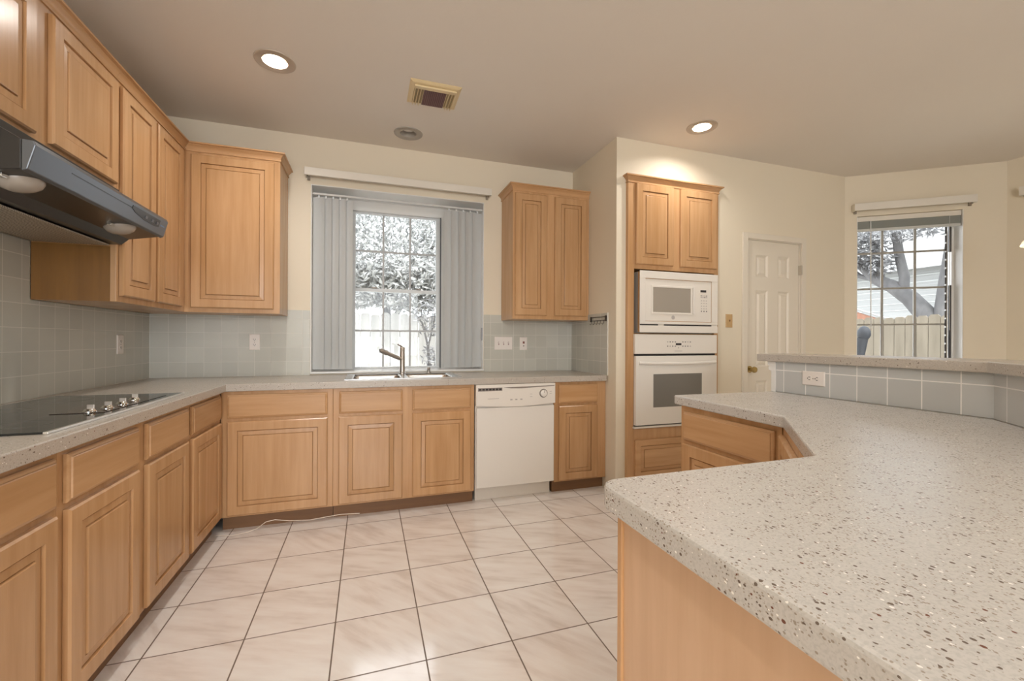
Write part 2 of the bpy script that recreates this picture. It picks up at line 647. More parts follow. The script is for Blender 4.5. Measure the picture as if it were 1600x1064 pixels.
# ceiling: a slab with round openings for the recessed cans
def ceiling():
    mb = MB()
    bm = mb.bm
    xs = sorted(set([-0.12, 6.95] + [c for x, y in cans_all for c in (x - 0.16, x + 0.16)]))
    ys = sorted(set([-7.2, 0.36] + [c for x, y in cans_all for c in (y - 0.16, y + 0.16)]))
    R = 0.098

    def cell_can(x0, x1, y0, y1):
        for cx, cy in cans_all:
            if cx - 0.16 - 1e-6 <= (x0 + x1) / 2 <= cx + 0.16 + 1e-6 and cy - 0.16 - 1e-6 <= (y0 + y1) / 2 <= cy + 0.16 + 1e-6:
                return (cx, cy)
    for i in range(len(xs) - 1):
        for j in range(len(ys) - 1):
            if cell_can(xs[i], xs[i + 1], ys[j], ys[j + 1]):
                continue
            q = [bm.verts.new((x, y, ZC)) for x, y in ((xs[i], ys[j]), (xs[i], ys[j + 1]), (xs[i + 1], ys[j + 1]), (xs[i + 1], ys[j]))]
            bm.faces.new(q)
    for cx, cy in cans_all:
        n = 32
        inner = [bm.verts.new((cx + R * math.cos(2 * PI * k / n), cy + R * math.sin(2 * PI * k / n), ZC)) for k in range(n)]
        top = [bm.verts.new((cx + R * math.cos(2 * PI * k / n), cy + R * math.sin(2 * PI * k / n), ZC + 0.02)) for k in range(n)]
        outer = []
        for k in range(n):
            a = 2 * PI * k / n
            m = max(abs(math.cos(a)), abs(math.sin(a)))
            outer.append(bm.verts.new((cx + 0.16 * math.cos(a) / m, cy + 0.16 * math.sin(a) / m, ZC)))
        for k in range(n):
            l = (k + 1) % n
            bm.faces.new([inner[k], inner[l], outer[l], outer[k]])
            bm.faces.new([inner[k], top[k], top[l], inner[l]])
    # upper side
    q = [bm.verts.new((x, y, ZC + 0.16)) for x, y in ((-0.12, -7.2), (6.95, -7.2), (6.95, 0.36), (-0.12, 0.36))]
    bm.faces.new(q)
    return struct(mb.build('ceiling', CEIL, recalc=False))


ceiling()

struct(MB().box(-0.12, 0.0, -7.2, 0.36, 0, ZC).build('wall_left', WALL))
# back wall with the recessed window opening
WX0, WX1, WZ0, WZ1 = 1.040, 2.435, 0.922, 2.405
wb = MB()
wb.box(0, WX0, 0, 0.36, 0, ZC).box(WX1, XW, 0, 0.36, 0, ZC).box(WX0, WX1, 0, 0.36, 0, WZ0).box(WX0, WX1, 0, 0.36, WZ1, ZC)
struct(wb.build('wall_back', WALL))
struct(MB().box(XW, XW + 0.075, YO, 0.36, 0, ZC).build('wall_return', WALL))
# oven wall: niche for the oven cabinet, opening for the door
OX0, OX1, OZ1 = 3.384, 4.264, 2.445
DX0, DX1, DZ1 = 4.600, 5.250, 2.095
wo_ = MB()
wo_.box(XW + 0.075, OX0 - 0.001, YO, YO + 0.10, 0, ZC).box(OX0 - 0.001, OX1 + 0.001, YO, YO + 0.10, OZ1 + 0.002, ZC)
wo_.box(OX1 + 0.001, DX0, YO, YO + 0.10, 0, ZC).box(DX0, DX1, YO, YO + 0.10, DZ1, ZC).box(DX1, XE, YO, YO + 0.10, 0, ZC)
struct(wo_.build('wall_oven', WALL))
# bay wall with window 2
fb = frame_dir(XE, YO, BAY)       # w positive = outside (left-hand normal)
B0, B1, BZ0, BZ1 = 0.098, 0.893, 1.0, 2.387
BL = 1.19
bw = MB()
bw.box(0, B0, 0, ZC, 0, 0.20, fb).box(B1, BL, 0, ZC, 0, 0.20, fb).box(B0, B1, 0, BZ0, 0, 0.20, fb).box(B0, B1, BZ1, ZC, 0, 0.20, fb)
struct(bw.build('wall_bay', WALL))
cxr, cyr, _ = fb(BL, 0, 0)
struct(MB().box(cxr, cxr + 0.15, -7.2, cyr, 0, ZC).build('wall_right', WALL))
# rear wall with an opening added for the fill lamp
rw = MB()
rw.box(0, 0.3, -7.2, -7.05, 0, ZC).box(2.7, cxr, -7.2, -7.05, 0, ZC).box(0.3, 2.7, -7.2, -7.05, 0, 0.6).box(0.3, 2.7, -7.2, -7.05, 2.5, ZC)
struct(rw.build('wall_front', WALL))

# tile fields on the walls
T = 0.008
struct(MB().box(0.0, T, -2.95, 0.0, 0.914, 1.366).box(0.0, T, -2.95, -1.1385, 1.366, 1.633).build('trim_backsplash_left', TILE_L))
bs = MB()
bs.box(T, WX0 - 0.002, -T, 0, 0.914, 1.417).box(WX1 + 0.002, XW - T, -T, 0, 0.914, 1.417)
struct(bs.build('trim_backsplash_back', TILE_B))
struct(MB().box(XW - T, XW, -0.648, 0, 0.914, 1.417).build('trim_backsplash_return', TILE_L))

# ------------------------------------------------------------------ cabinet parts


def door_geo(f, u0, u1, v0, v1, t=0.02, stile=0.058):
    """raised-panel door: bevelled frame, groove, raised field"""
    def r(i, w_):
        return (u0 + i, u1 - i, v0 + i, v1 - i, w_)
    s = stile
    return MB().rects(f, [r(0, 0.001), r(0, t - 0.006), r(0.006, t), r(s - 0.003, t), r(s - 0.002, t - 0.001), r(s - 0.001, t - 0.0135), r(s + 0.0018, t - 0.0135),
                          r(s + 0.0035, t - 0.0075), r(s + 0.027, t - 0.0055), r(s + 0.0282, t - 0.0110), r(s + 0.0298, t - 0.0110), r(s + 0.0312, t - 0.0015), r(s + 0.034, t - 0.0003)])


def drawer_geo(f, u0, u1, v0, v1, t=0.02):
    def r(i, w_):
        return (u0 + i, u1 - i, v0 + i, v1 - i, w_)
    return MB().rects(f, [r(0, 0.001), r(0, t - 0.010), r(0.004, t - 0.006), r(0.010, t - 0.0045), r(0.0112, t - 0.001), r(0.014, t)])


DZ = (0.100, 0.680)      # base doors
WZD = (0.700, 0.846)     # drawers


def base_cabinet(name, label, cat, f, loc, u0, u1, doors, drawers, wdrawer, depth=0.60, group=None, toe=True, hollow=False):
    root = thing(name, label, cat, loc, group)
    cb = MB()
    if hollow:
        cb.box(u0, u1, 0.088, 0.868, -0.020, 0, f).box(u0, u0 + 0.018, 0.088, 0.868, -depth, -0.0201, f).box(u1 - 0.018, u1, 0.088, 0.868, -depth, -0.0201, f)
        cb.box(u0 + 0.0181, u1 - 0.0181, 0.088, 0.106, -depth, -0.0201, f)
    else:
        cb.box(u0, u1, 0.088, 0.868, -depth, 0, f)
    cb.build('carcass', WZ, root, 0.0015)
    if toe:
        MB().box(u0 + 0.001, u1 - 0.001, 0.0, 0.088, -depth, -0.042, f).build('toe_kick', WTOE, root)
    for a, b in doors:
        door_geo(f, a, b, *DZ).build('door', WZ, root)
    for a, b in drawers:
        drawer_geo(f, a, b, *WZD).build('drawer', wdrawer, root)
    return root


FL = frame_left(0.608)
FB = frame_back(-0.612)
base_cabinet('base_cabinet', 'maple base cabinet at left frame edge, only its drawer end and door end in view', 'cabinet', FL, (0.3, -2.4, 0), -2.75, -2.084,
             [(-2.70, -2.108)], [(-2.70, -2.108)], WY)
base_cabinet('base_cabinet', 'wide maple base cabinet under the cooktop with two doors and two drawers', 'cabinet', FL, (0.3, -1.6, 0), -2.083, -1.126,
             [(-2.058, -1.640), (-1.568, -1.150)], [(-2.058, -1.640), (-1.568, -1.150)], WY)
base_cabinet('base_cabinet', 'narrow maple base cabinet in the left run next to the inner corner', 'cabinet', FL, (0.3, -0.87, 0), -1.125, -0.6135,
             [(-1.098, -0.648)], [(-1.093, -0.648)], WY)
base_cabinet('base_cabinet', 'maple base cabinet with one broad square door left of the sink cabinet', 'cabinet', FB, (0.93, -0.3, 0), 0.611, 1.2495,
             [(0.647, 1.217)], [(0.647, 1.217)], WX)
base_cabinet('base_cabinet', 'maple sink cabinet with two doors below the window', 'cabinet', FB, (1.73, -0.3, 0), 1.2505, 2.206,
             [(1.285, 1.696), (1.764, 2.179)], [(1.288, 1.696), (1.764, 2.179)], WX, hollow=True)
base_cabinet('base_cabinet', 'slim maple base cabinet right of the white dishwasher', 'cabinet', FB, (3.07, -0.3, 0), 2.843, 3.2975,
             [(2.880, 3.217)], [(2.879, 3.219)], WX)

# ------------------------------------------------------------------ counter in an L, with sink cut-out
D = 0.6464
xs = [0.009, D, 1.345, 2.105, XW - 0.0085]
ys = [-2.95, -D, -0.535, -0.075, -0.009]
ct = grid_slab(MB(), xs, ys, lambda x, y: (x < D or y > -D) and not (1.345 < x < 2.105 and -0.535 < y < -0.075), 0.869, 0.914)
tag(ct.build('countertop', STONE_BACK, None, 0.004), 'L-shaped grey-beige stone countertop along the left and back walls', 'countertop')

# ------------------------------------------------------------------ sink


def rrect(x0, x1, y0, y1, r, z, n=5):
    P = []
    for cx, cy, a0 in ((x1 - r, y1 - r, 0), (x0 + r, y1 - r, 90), (x0 + r, y0 + r, 180), (x1 - r, y0 + r, 270)):
        for k in range(n + 1):
            a = math.radians(a0 + 90 * k / n)
            P.append((cx + r * math.cos(a), cy + r * math.sin(a), z))
    return P


sk = thing('kitchen_sink', 'stainless steel double bowl sink set in the counter under the window', 'sink', (1.725, -0.3, 0.914))
rim = grid_slab(MB(), [1.315, 1.362, 1.705, 1.745, 2.088, 2.135], [-0.556, -0.515, -0.125, -0.052],
                lambda x, y: not (-0.515 < y < -0.125 and (1.362 < x < 1.705 or 1.745 < x < 2.088)), 0.9145, 0.9195)
rim.build('rim', STEEL, sk, 0.0015)
for a, b in ((1.362, 1.705), (1.745, 2.088)):
    bowl = MB()
    bowl.loops([rrect(a, b, -0.515, -0.125, 0.012, 0.9190), rrect(a + 0.004, b - 0.004, -0.511, -0.129, 0.04, 0.90),
                rrect(a + 0.008, b - 0.008, -0.507, -0.133, 0.05, 0.76), rrect(a + 0.03, b - 0.03, -0.485, -0.155, 0.06, 0.735)], False, True)
    bo = bowl.build('bowl', STEEL, sk, 0, True, recalc=False)
    sm = bo.modifiers.new('thick', 'SOLIDIFY')
    sm.thickness = 0.002
    sm.offset = 1
    m_ = (a + b) / 2
    MB().lathe((m_, -0.32, 0.7355), [(0.045, 0), (0.045, 0.003), (0.03, 0.003), (0.028, 0.001)]).build('drain', CHROME, bo, 0, True)

fc = thing('faucet', 'brushed nickel single lever faucet with angled pull out spout', 'faucet', (1.732, -0.088, 0.9195))
MB().lathe((1.732, -0.088, 0.9195), [(0.030, 0), (0.030, 0.006), (0.022, 0.012), (0.0205, 0.02), (0.0205, 0.207), (0.017, 0.212)]).build('body', NICKEL, fc, 0, True)
sp = MB().tube([(1.725, -0.095, 1.035), (1.66, -0.115, 1.063), (1.60, -0.134, 1.090)], 0.0155, 16).build('spout', NICKEL, fc, 0, True)
MB().tube([(1.612, -0.130, 1.0845), (1.585, -0.139, 1.097), (1.566, -0.145, 1.105), (1.556, -0.148, 1.105)], 0.0205, 16, 0.017).build('spray_head', NICKEL, sp, 0, True)
MB().tube([(1.732, -0.088, 1.130), (1.722, -0.09, 1.138), (1.700, -0.096, 1.153), (1.692, -0.098, 1.157)], 0.008, 10, 0.006).build('lever', NICKEL, fc, 0, True)
sd = MB().lathe((1.944, -0.088, 0.9195), [(0.020, 0), (0.020, 0.004), (0.013, 0.008), (0.012, 0.032), (0.014, 0.036), (0.010, 0.046)], n=20).build('soap_dispenser', NICKEL, None, 0, True)
tag(sd, 'short nickel dispenser on the sink rim right of the faucet', 'dispenser')

# ------------------------------------------------------------------ cooktop
ck = thing('electric_cooktop', 'black glass electric cooktop set in the left counter below the hood', 'cooktop', (0.33, -1.6, 0.914))
gl = MB().box(0.075, 0.585, -2.092, -1.108, 0.9145, 0.9205).build('glass_top', GLASSBLACK, ck, 0.0015)
tr = MB()
tr.box(0.585, 0.597, -2.10, -1.10, 0.9145, 0.9215)
tr.build('front_trim', plain('brushed_aluminium_trim', (0.72, 0.70, 0.66), 0.3, 0.8), ck, 0.001)
BURN = plain('grey_burner_print', (0.055, 0.052, 0.05), 0.15)
for bx, by, br in ((0.20, -1.92, 0.09), (0.44, -1.93, 0.075), (0.20, -1.60, 0.075), (0.20, -1.28, 0.10)):
    MB().lathe((bx, by, 0.9204), [(br, 0), (br, 0.0004), (br - 0.004, 0.0004), (br - 0.004, 0)], n=40, cap0=False, cap1=False).build('burner_ring', BURN, gl)
MB().box(0.40, 0.555, -1.735, -1.22, 0.9205, 0.9225).build('control_plate', plain('dark_bronze_control_plate', (0.05, 0.035, 0.028), 0.12), ck, 0.001)
for ky, kx in ((-1.705, 0.500), (-1.625, 0.515), (-1.520, 0.515), (-1.375, 0.495)):
    k = MB().lathe((kx, ky, 0.9225), [(0.021, 0), (0.021, 0.002), (0.017, 0.004), (0.015, 0.009), (0.012, 0.011)], n=24).build('knob', CHROME, ck, 0, True)
    MB().box(kx - 0.010, kx + 0.012, ky + 0.003, ky + 0.008, 0.9325, 0.9475).build('knob_grip', NICKEL, k, 0.001)

# ------------------------------------------------------------------ range hood
HY0, HY1 = -2.035, -1.139
hd = thing('range_hood', 'black under-cabinet range hood above the cooktop', 'range hood', (0.25, -1.6, 1.635))
fh = lambda u, v, w_: (u, w_, v)
body = MB()
body.prism([(0.009, 1.634), (0.345, 1.640), (0.375, 1.668), (0.497, 1.690), (0.497, 1.776), (0.335, 1.875), (0.335, 1.902), (0.009, 1.902)], HY0, HY1, fh)
body.build('shell', BLACKPAINT, hd, 0.002)
fr = MB()
fr.prism([(0.4975, 1.684), (0.512, 1.690), (0.531, 1.762), (0.526, 1.776), (0.4975, 1.778)], HY0, HY1, fh)
fro = fr.build('front_fascia', HOODFRONT, hd, 0.003)


def ff(u, v, w_):        # on the fascia's sloping face: u = y, v = 0..1 up the face, w = outward
    z = 1.690 + v * 0.072
    x = 0.512 + v * 0.019
    return (x + w_ * 0.967, u, z - w_ * 0.255)


MB().box(-1.86, -1.475, 0.70, 0.74, 0.0, 0.0012, ff).build('slot', BLACK, fro)
cpl = MB()
cpl.prism([(-1.47, 0.86), (-1.22, 0.86), (-1.22, 0.42), (-1.26, 0.36), (-1.36, 0.40), (-1.44, 0.55), (-1.47, 0.70)], 0.0, 0.0022, ff)
cpo = cpl.build('control_panel', BLACK, fro)
for yy in (-1.35, -1.29, -1.245):
    MB().box(yy - 0.009, yy + 0.009, 0.52, 0.68, 0.0022, 0.005, ff).build('button', plain('grey_button', (0.10, 0.10, 0.11), 0.4), cpo)
MB().box(-1.205, -1.165, 0.56, 0.64, 0.0, 0.0008, ff).build('nameplate', plain('blue_print', (0.10, 0.18, 0.30), 0.4), fro)
MB().box(0.03, 0.31, HY0 + 0.03, HY1 - 0.03, 1.628, 1.6345).build('mesh_filter', FILTER, hd, 0.001)
for yy in (-1.93, -1.36):
    lb = MB()
    lb.lathe((0.435, yy, 1.683), [(0.055, 0.0), (0.054, 0.010), (0.046, 0.022), (0.030, 0.031), (0.008, 0.035)], axis=(0.17, 0, -0.985), n=28)
    lo = lb.build('lamp_lens', LENS, hd, 0, True)
    MB().box(0.428, 0.442, yy - 0.085, yy - 0.054, 1.668, 1.679).build('lamp_clip', CHROME, lo, 0.001)

# ------------------------------------------------------------------ wall cabinets
UZ0, UZ1 = 1.368, 2.445
FUL = frame_left(0.322)
FUB = frame_back(-0.322)


def crown_geo(f, u0, u1, m0, m1, z=UZ1):
    """crown moulding lofted along u; m0/m1: extra u per unit of projection (mitres)"""
    prof = [(-0.02, -0.016), (0.006, -0.016), (0.006, -0.007), (0.002, -0.004), (0.004, 0.004), (0.010, 0.016), (0.021, 0.024), (0.021, 0.029), (0.032, 0.031), (0.032, 0.040), (-0.02, 0.040)]
    return MB().loops([[f(u0 - m0 * max(w_, 0), z + h, w_) for w_, h in prof], [f(u1 + m1 * max(w_, 0), z + h, w_) for w_, h in prof]])


hc = thing('wall_cabinet', 'short maple wall cabinet with two doors above the black hood', 'cabinet', (0.16, -1.6, 1.905))
MB().box(-2.075, -1.1375, 1.905, UZ1, -0.313, 0, FUL).build('carcass', WZ, hc, 0.0015)
for a, b in ((-2.05, -1.690), (-1.606, -1.158)):
    door_geo(FUL, a, b, 1.922, 2.410).build('door', WZ, hc)
crown_geo(FUL, -2.075, -1.1375, 0, 0).build('crown_moulding', WY, hc, 0, True)

lc = thing('wall_cabinet', 'tall maple wall cabinet with two narrow doors right of the hood', 'cabinet', (0.16, -0.74, UZ0))
MB().box(-1.1365, -0.3235, UZ0, UZ1, -0.313, 0, FUL).build('carcass', WZ, lc, 0.0015)
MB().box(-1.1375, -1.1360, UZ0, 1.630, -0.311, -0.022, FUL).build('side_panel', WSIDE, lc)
for a, b in ((-1.112, -0.772), (-0.740, -0.396)):
    door_geo(FUL, a, b, 1.398, 2.410).build('door', WZ, lc)
crown_geo(FUL, -1.1365, -0.3235, 0, -1).build('crown_moulding', WY, lc, 0, True)

bc = thing('wall_cabinet', 'maple wall cabinet with one broad door in the corner left of the window', 'cabinet', (0.45, -0.16, UZ0))
MB().box(0.010, 0.882, UZ0, UZ1, -0.313, 0, FUB).build('carcass', WZ, bc, 0.0015)
door_geo(FUB, 0.358, 0.846, 1.398, 2.410).build('door', WZ, bc)
crown_geo(FUB, 0.3225, 0.882, -1, 1).build('crown_moulding', WX, bc, 0, True)
crown_geo(lambda u, v, w_: (0.882 + w_, u, v), -0.322, -0.001, 1, 0).build('crown_moulding', WY, bc, 0, True)

rc = thing('wall_cabinet', 'maple wall cabinet with two doors hanging right of the window', 'cabinet', (2.94, -0.16, UZ0))
MB().box(2.595, 3.2975, UZ0, UZ1, -0.313, 0, FUB).build('carcass', WZ, rc, 0.0015)
for a, b in ((2.613, 2.896), (2.968, 3.272)):
    door_geo(FUB, a, b, 1.400, 2.410).build('door', WZ, rc)
crown_geo(FUB, 2.595, 3.2975, 1, 0).build('crown_moulding', WX, rc, 0, True)
crown_geo(lambda u, v, w_: (2.595 - w_, -u, v), 0.001, 0.322, 0, 1).build('crown_moulding', WY, rc, 0, True)

# ------------------------------------------------------------------ dishwasher
FD = frame_back(-0.612)
dw = thing('dishwasher', 'white built-in dishwasher under the back counter', 'dishwasher', (2.525, -0.3, 0))
MB().box(2.214, 2.836, 0.10, 0.868, -0.58, -0.001, FD).build('tub', WHITE2, dw)
MB().box(2.224, 2.826, 0.0, 0.10, -0.58, -0.045, FD).build('kick_plate', WHITE2, dw, 0.002)
MB().box(2.219, 2.833, 0.108, 0.694, 0.0, 0.024, FD).build('door', WHITE, dw, 0.004)
cp = MB()
N = 16
top = [(2.212 + 0.626 * i / N, 0.866) for i in range(N + 1)]
bot = [(2.838 - 0.626 * i / N, 0.712 - 0.016 * math.sin(PI * i / N)) for i in range(N + 1)]
cp.prism(top + bot, 0.0, 0.034, FD)
cpp = cp.build('control_panel', WHITE2, dw, 0.003)
MB().box(2.226, 2.410, 0.818, 0.842, 0.034, 0.0355, FD).build('vent_grille', GREYSTRIP, cpp)
for i in range(7):
    MB().box(2.232 + i * 0.0255, 2.251 + i * 0.0255, 0.824, 0.836, 0.0355, 0.0362, FD).build('vent_slot', SLOT, cpp)
hg = MB()
hg.prism([(2.42, 0.842), (2.83, 0.848), (2.83, 0.843), (2.56, 0.832), (2.48, 0.834)], 0.034, 0.0352, FD)
hg.build('handle_recess', GREYSTRIP, cpp)
MB().lathe((2.739, -0.646, 0.789), [(0.033, 0), (0.033, 0.002), (0.030, 0.002), (0.030, 0.0)], axis=(0, -1, 0), n=32).build('dial_ring', GREYSTRIP, cpp)
MB().lathe((2.739, -0.646, 0.789), [(0.027, 0), (0.026, 0.012), (0.022, 0.015)], axis=(0, -1, 0), n=32).build('dial', WHITE, cpp, 0, True)
MB().box(2.7375, 2.7405, 0.793, 0.813, 0.0485, 0.0500, FD).build('dial_mark', GREYSTRIP, cpp)
LT = plain('light_grey_print', (0.48, 0.44, 0.41), 0.5)
MB().box(2.30, 2.385, 0.7600, 0.7632, 0.034, 0.0346, FD).build('nameplate', LT, cpp)
for xx in (2.473, 2.512, 2.552):
    MB().box(xx, xx + 0.016, 0.745, 0.755, 0.034, 0.0362, FD).build('button', LT, cpp)
for xx, zz in ((2.63, 0.785), (2.63, 0.765), (2.79, 0.785), (2.79, 0.80)):
    MB().box(xx, xx + 0.018, zz, zz + 0.003, 0.034, 0.0346, FD).build('printed_mark', LT, cpp)

# ------------------------------------------------------------------ oven cabinet, microwave, wall oven
FO = frame_back(-0.792)
oc = thing('oven_cabinet', 'tall maple cabinet housing the microwave and wall oven', 'cabinet', (3.82, -0.5, 0))
ocb = MB()
ocb.box(OX0, 3.440, 0.09, OZ1, -0.55, 0, FO).box(4.222, OX1, 0.09, OZ1, -0.55, 0, FO)
ocb.box(3.440, 4.222, 1.757, OZ1, -0.55, 0, FO)
ocb.box(3.440, 4.222, 0.09, 0.500, -0.55, 0, FO)
ocb.box(3.440, 4.222, 0.500, 1.757, -0.55, -0.52, FO)
ocb.box(3.440, 4.222, 1.244, 1.252, -0.52, -0.03, FO)
ocb.build('carcass', WZ, oc, 0.0015)
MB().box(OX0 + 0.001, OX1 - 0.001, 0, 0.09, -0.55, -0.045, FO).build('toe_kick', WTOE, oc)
door_geo(FO, 3.448, 3.800, 1.793, 2.424).build('door', WZ, oc)
door_geo(FO, 3.867, 4.236, 1.793, 2.424).build('door', WZ, oc)
door_geo(FO, 3.450, 4.212, 0.115, 0.415, 0.02, 0.05).build('drawer', WX, oc)
crown_geo(FO, OX0, OX1, 1, 1).build('crown_moulding', WX, oc, 0, True)
crown_geo(lambda u, v, w_: (OX0 - w_, -u, v), 0.764, 0.792, 0, 1).build('crown_moulding', WY, oc, 0, True)
crown_geo(lambda u, v, w_: (OX1 + w_, u, v), -0.792, -0.764, 1, 0).build('crown_moulding', WY, oc, 0, True)

mw = thing('microwave_oven', 'white built-in microwave above the wall oven', 'microwave', (3.85, -0.6, 1.254))
FM = frame_back(-0.792)
MB().box(3.475, 4.205, 1.254, 1.735, -0.48, -0.005, FM).build('housing', plain('grey_metal_housing', (0.42, 0.39, 0.35), 0.4), mw)
tk = MB()
m0, m1, n0, n1 = 3.470, 4.228, 1.258, 1.741
for a, b, c, d in ((m0, m1, 1.683, n1), (m0, 3.520, 1.345, 1.683), (4.168, m1, 1.345, 1.683), (m0, m1, 1.325, 1.345), (m0, m1, n0, 1.312)):
    tk.box(a, b, c, d, 0.027, 0.036, FM)
tk.box(m0, m1, 1.312, 1.325, 0.027, 0.031, FM)
MB().box(3.474, 4.216, 1.264, 1.734, 0.0015, 0.0265, FM).build('sleeve', WZ, mw)
tko = tk.build('trim_kit', WHITE2, mw, 0.002)
MB().box(3.472, 3.640, 1.3135, 1.3235, 0.0312, 0.0325, FM).build('vent_slot', SLOT, tko)
MB().box(3.695, 4.165, 1.3135, 1.3235, 0.0312, 0.0325, FM).build('vent_slot', SLOT, tko)
md_ = MB().box(3.524, 4.164, 1.349, 1.679, 0.0267, 0.030, FM).build('door', WHITE2, mw, 0.004)
wf = MB()
wf.rects(FM, [(3.577, 3.972, 1.403, 1.632, 0.030), (3.580, 3.969, 1.406, 1.629, 0.034), (3.592, 3.957, 1.418, 1.617, 0.034), (3.594, 3.955, 1.420, 1.615, 0.0305)], cap1=False)
wf.build('window_frame', WHITE2, md_)
MB().box(3.592, 3.957, 1.418, 1.617, 0.030, 0.0312, FM).build('window_glass', MICROGLASS, md_)
MB().box(3.972, 3.986, 1.410, 1.625, 0.030, 0.046, FM).build('door_handle', WHITE, md_, 0.003)
MB().box(4.054, 4.112, 1.592, 1.610, 0.030, 0.0312, FM).build('display', SLOT, md_)
for r_ in range(2):
    for q_ in range(4):
        MB().box(4.056 + q_ * 0.018, 4.068 + q_ * 0.018, 1.560 - r_ * 0.013, 1.567 - r_ * 0.013, 0.030, 0.0314, FM).build('button', LT if (r_ + q_) % 3 else GREYLINE, md_)
for r_ in range(4):
    for q_ in range(3):
        MB().box(4.060 + q_ * 0.024, 4.070 + q_ * 0.024, 1.520 - r_ * 0.022, 1.526 - r_ * 0.022, 0.030, 0.0314, FM).build('button', LT, md_)
for q_ in range(3):
    MB().lathe((4.064 + q_ * 0.026, -0.822, 1.436), [(0.006, 0), (0.006, 0.0012)], axis=(0, -1, 0), n=14).build('button', GREYLINE, md_)
MB().lathe((3.785, -0.822, 1.379), [(0.016, 0), (0.016, 0.0008)], axis=(0, -1, 0), n=20).build('emblem', LT, md_)

ov = thing('wall_oven', 'white built-in wall oven below the microwave', 'oven', (3.83, -0.6, 0.505))
MB().box(3.447, 4.215, 0.512, 1.238, -0.50, -0.004, FM).build('housing', plain('grey_oven_body', (0.30, 0.29, 0.28), 0.5), ov)
opn = MB().box(3.432, 4.226, 1.090, 1.243, 0.002, 0.030, FM).build('control_panel', WHITE2, ov, 0.003)
MB().box(3.442, 4.222, 1.075, 1.089, 0.002, 0.012, FM).build('vent_gap', SLOT, ov)
od = MB().box(3.438, 4.222, 0.532, 1.073, 0.002, 0.036, FM).build('door', WHITE, ov, 0.004)
MB().box(3.596, 4.066, 0.668, 0.930, 0.036, 0.0372, FM).build('window_glass', OVENGLASS, od, 0.001)
hp = []
for i in range(13):
    s_ = i / 12
    hp.append(FM(3.462 + 0.736 * s_, 1.020 - 0.006 * math.sin(PI * s_), 0.040 + 0.034 * math.sin(PI * s_) ** 0.5))
MB().tube(hp, 0.013, 12).build('door_handle', WHITE, od, 0, True)
MB().box(3.430, 4.226, 0.506, 0.522, 0.002, 0.026, FM).build('bottom_trim', WHITE2, ov, 0.002)
MB().box(3.440, 4.220, 0.523, 0.531, 0.002, 0.014, FM).build('vent_gap', SLOT, ov)
MB().box(3.812, 3.866, 1.158, 1.174, 0.030, 0.0312, FM).build('display', SLOT, opn)
for r_ in range(2):
    for q_ in list(range(4)) + list(range(6, 10)):
        MB().box(3.728 + q_ * 0.0245, 3.739 + q_ * 0.0245, 1.180 - r_ * 0.034, 1.188 - r_ * 0.034, 0.030, 0.0313, FM).build('button', GREYLINE if (q_ * 3 + r_) % 4 else LT, opn)
MB().box(3.80, 3.875, 1.108, 1.113, 0.030, 0.0306, FM).build('nameplate', LT, opn)
MB().lathe((3.838, -0.822, 1.137), [(0.005, 0), (0.005, 0.001)], axis=(0, -1, 0), n=14).build('button', LT, opn)

# ------------------------------------------------------------------ pantry door
dr = struct_root('door_1', (4.925, YO, 0))
FDR = frame_back(YO)


def six_panel():
    mb = MB()
    x0, x1 = DX0 + 0.014, DX1 - 0.012
    wdt = (x1 - x0)
    c0 = [x0, x0 + 0.112, x0 + 0.252, x0 + 0.370, x0 + 0.508, x1]
    r0 = [0.012, 0.22, 0.845, 0.965, 1.645, 1.762, 1.962, DZ1 - 0.010]
    panels = {(i, j) for i in (1, 3) for j in (1, 3, 5)}
    bm = mb.bm
    for i in range(5):
        for j in range(7):
            a, b, c, d = c0[i], c0[i + 1], r0[j], r0[j + 1]
            if (i, j) in panels:
                def r(k, w_):
                    return [FDR(a + k, c + k, w_), FDR(b - k, c + k, w_), FDR(b - k, d - k, w_), FDR(a + k, d - k, w_)]
                mb.loops([r(0, -0.015), r(0.008, -0.019), r(0.016, -0.026), r(0.022, -0.026), r(0.040, -0.017)], False, True)
            else:
                v = [bm.verts.new(FDR(*q, -0.015)) for q in ((a, c), (b, c), (b, d), (a, d))]
                bm.faces.new(v)
    mb.box(x0, x1, r0[0], r0[-1], -0.050, -0.030, FDR)
    for (a, b, c, d) in ((x0, x0 + 1e-4, r0[0], r0[-1]), (x1 - 1e-4, x1, r0[0], r0[-1]), (x0, x1, r0[0], r0[0] + 1e-4), (x0, x1, r0[-1] - 1e-4, r0[-1])):
        mb.box(a, b, c, d, -0.030, -0.0151, FDR)
    bmesh.ops.remove_doubles(bm, verts=bm.verts[:], dist=1e-5)
    return mb


six_panel().build('door_slab', DOORP, dr)
jm = MB()
jm.box(DX0, DX0 + 0.012, 0, DZ1, -0.10, -0.001, FDR).box(DX1 - 0.010, DX1, 0, DZ1, -0.10, -0.001, FDR).box(DX0 + 0.012, DX1 - 0.010, DZ1 - 0.009, DZ1, -0.10, -0.001, FDR)
jm.build('jamb', DOORP, dr)
cs = MB()
for a, b in ((DX0 - 0.052, DX0 + 0.006), (DX1 - 0.004, DX1 + 0.046)):
    cs.prism([(a, 0), (b, 0), (b, DZ1 + 0.046), (a, DZ1 + 0.046)], 0.0005, 0.016, FDR)
cs.box(DX0 + 0.0061, DX1 - 0.0041, DZ1 - 0.004, DZ1 + 0.046, 0.0005, 0.016, FDR)
cs.build('casing', DOORP, dr, 0.003)
kn = MB()
kn.lathe((4.655, YO + 0.015, 0.945), [(0.030, 0), (0.030, 0.006), (0.012, 0.010), (0.011, 0.032), (0.022, 0.038), (0.028, 0.052), (0.024, 0.064), (0.008, 0.068)], axis=(0, -1, 0), n=24)
kn.build('door_knob', BRASS, dr, 0, True)
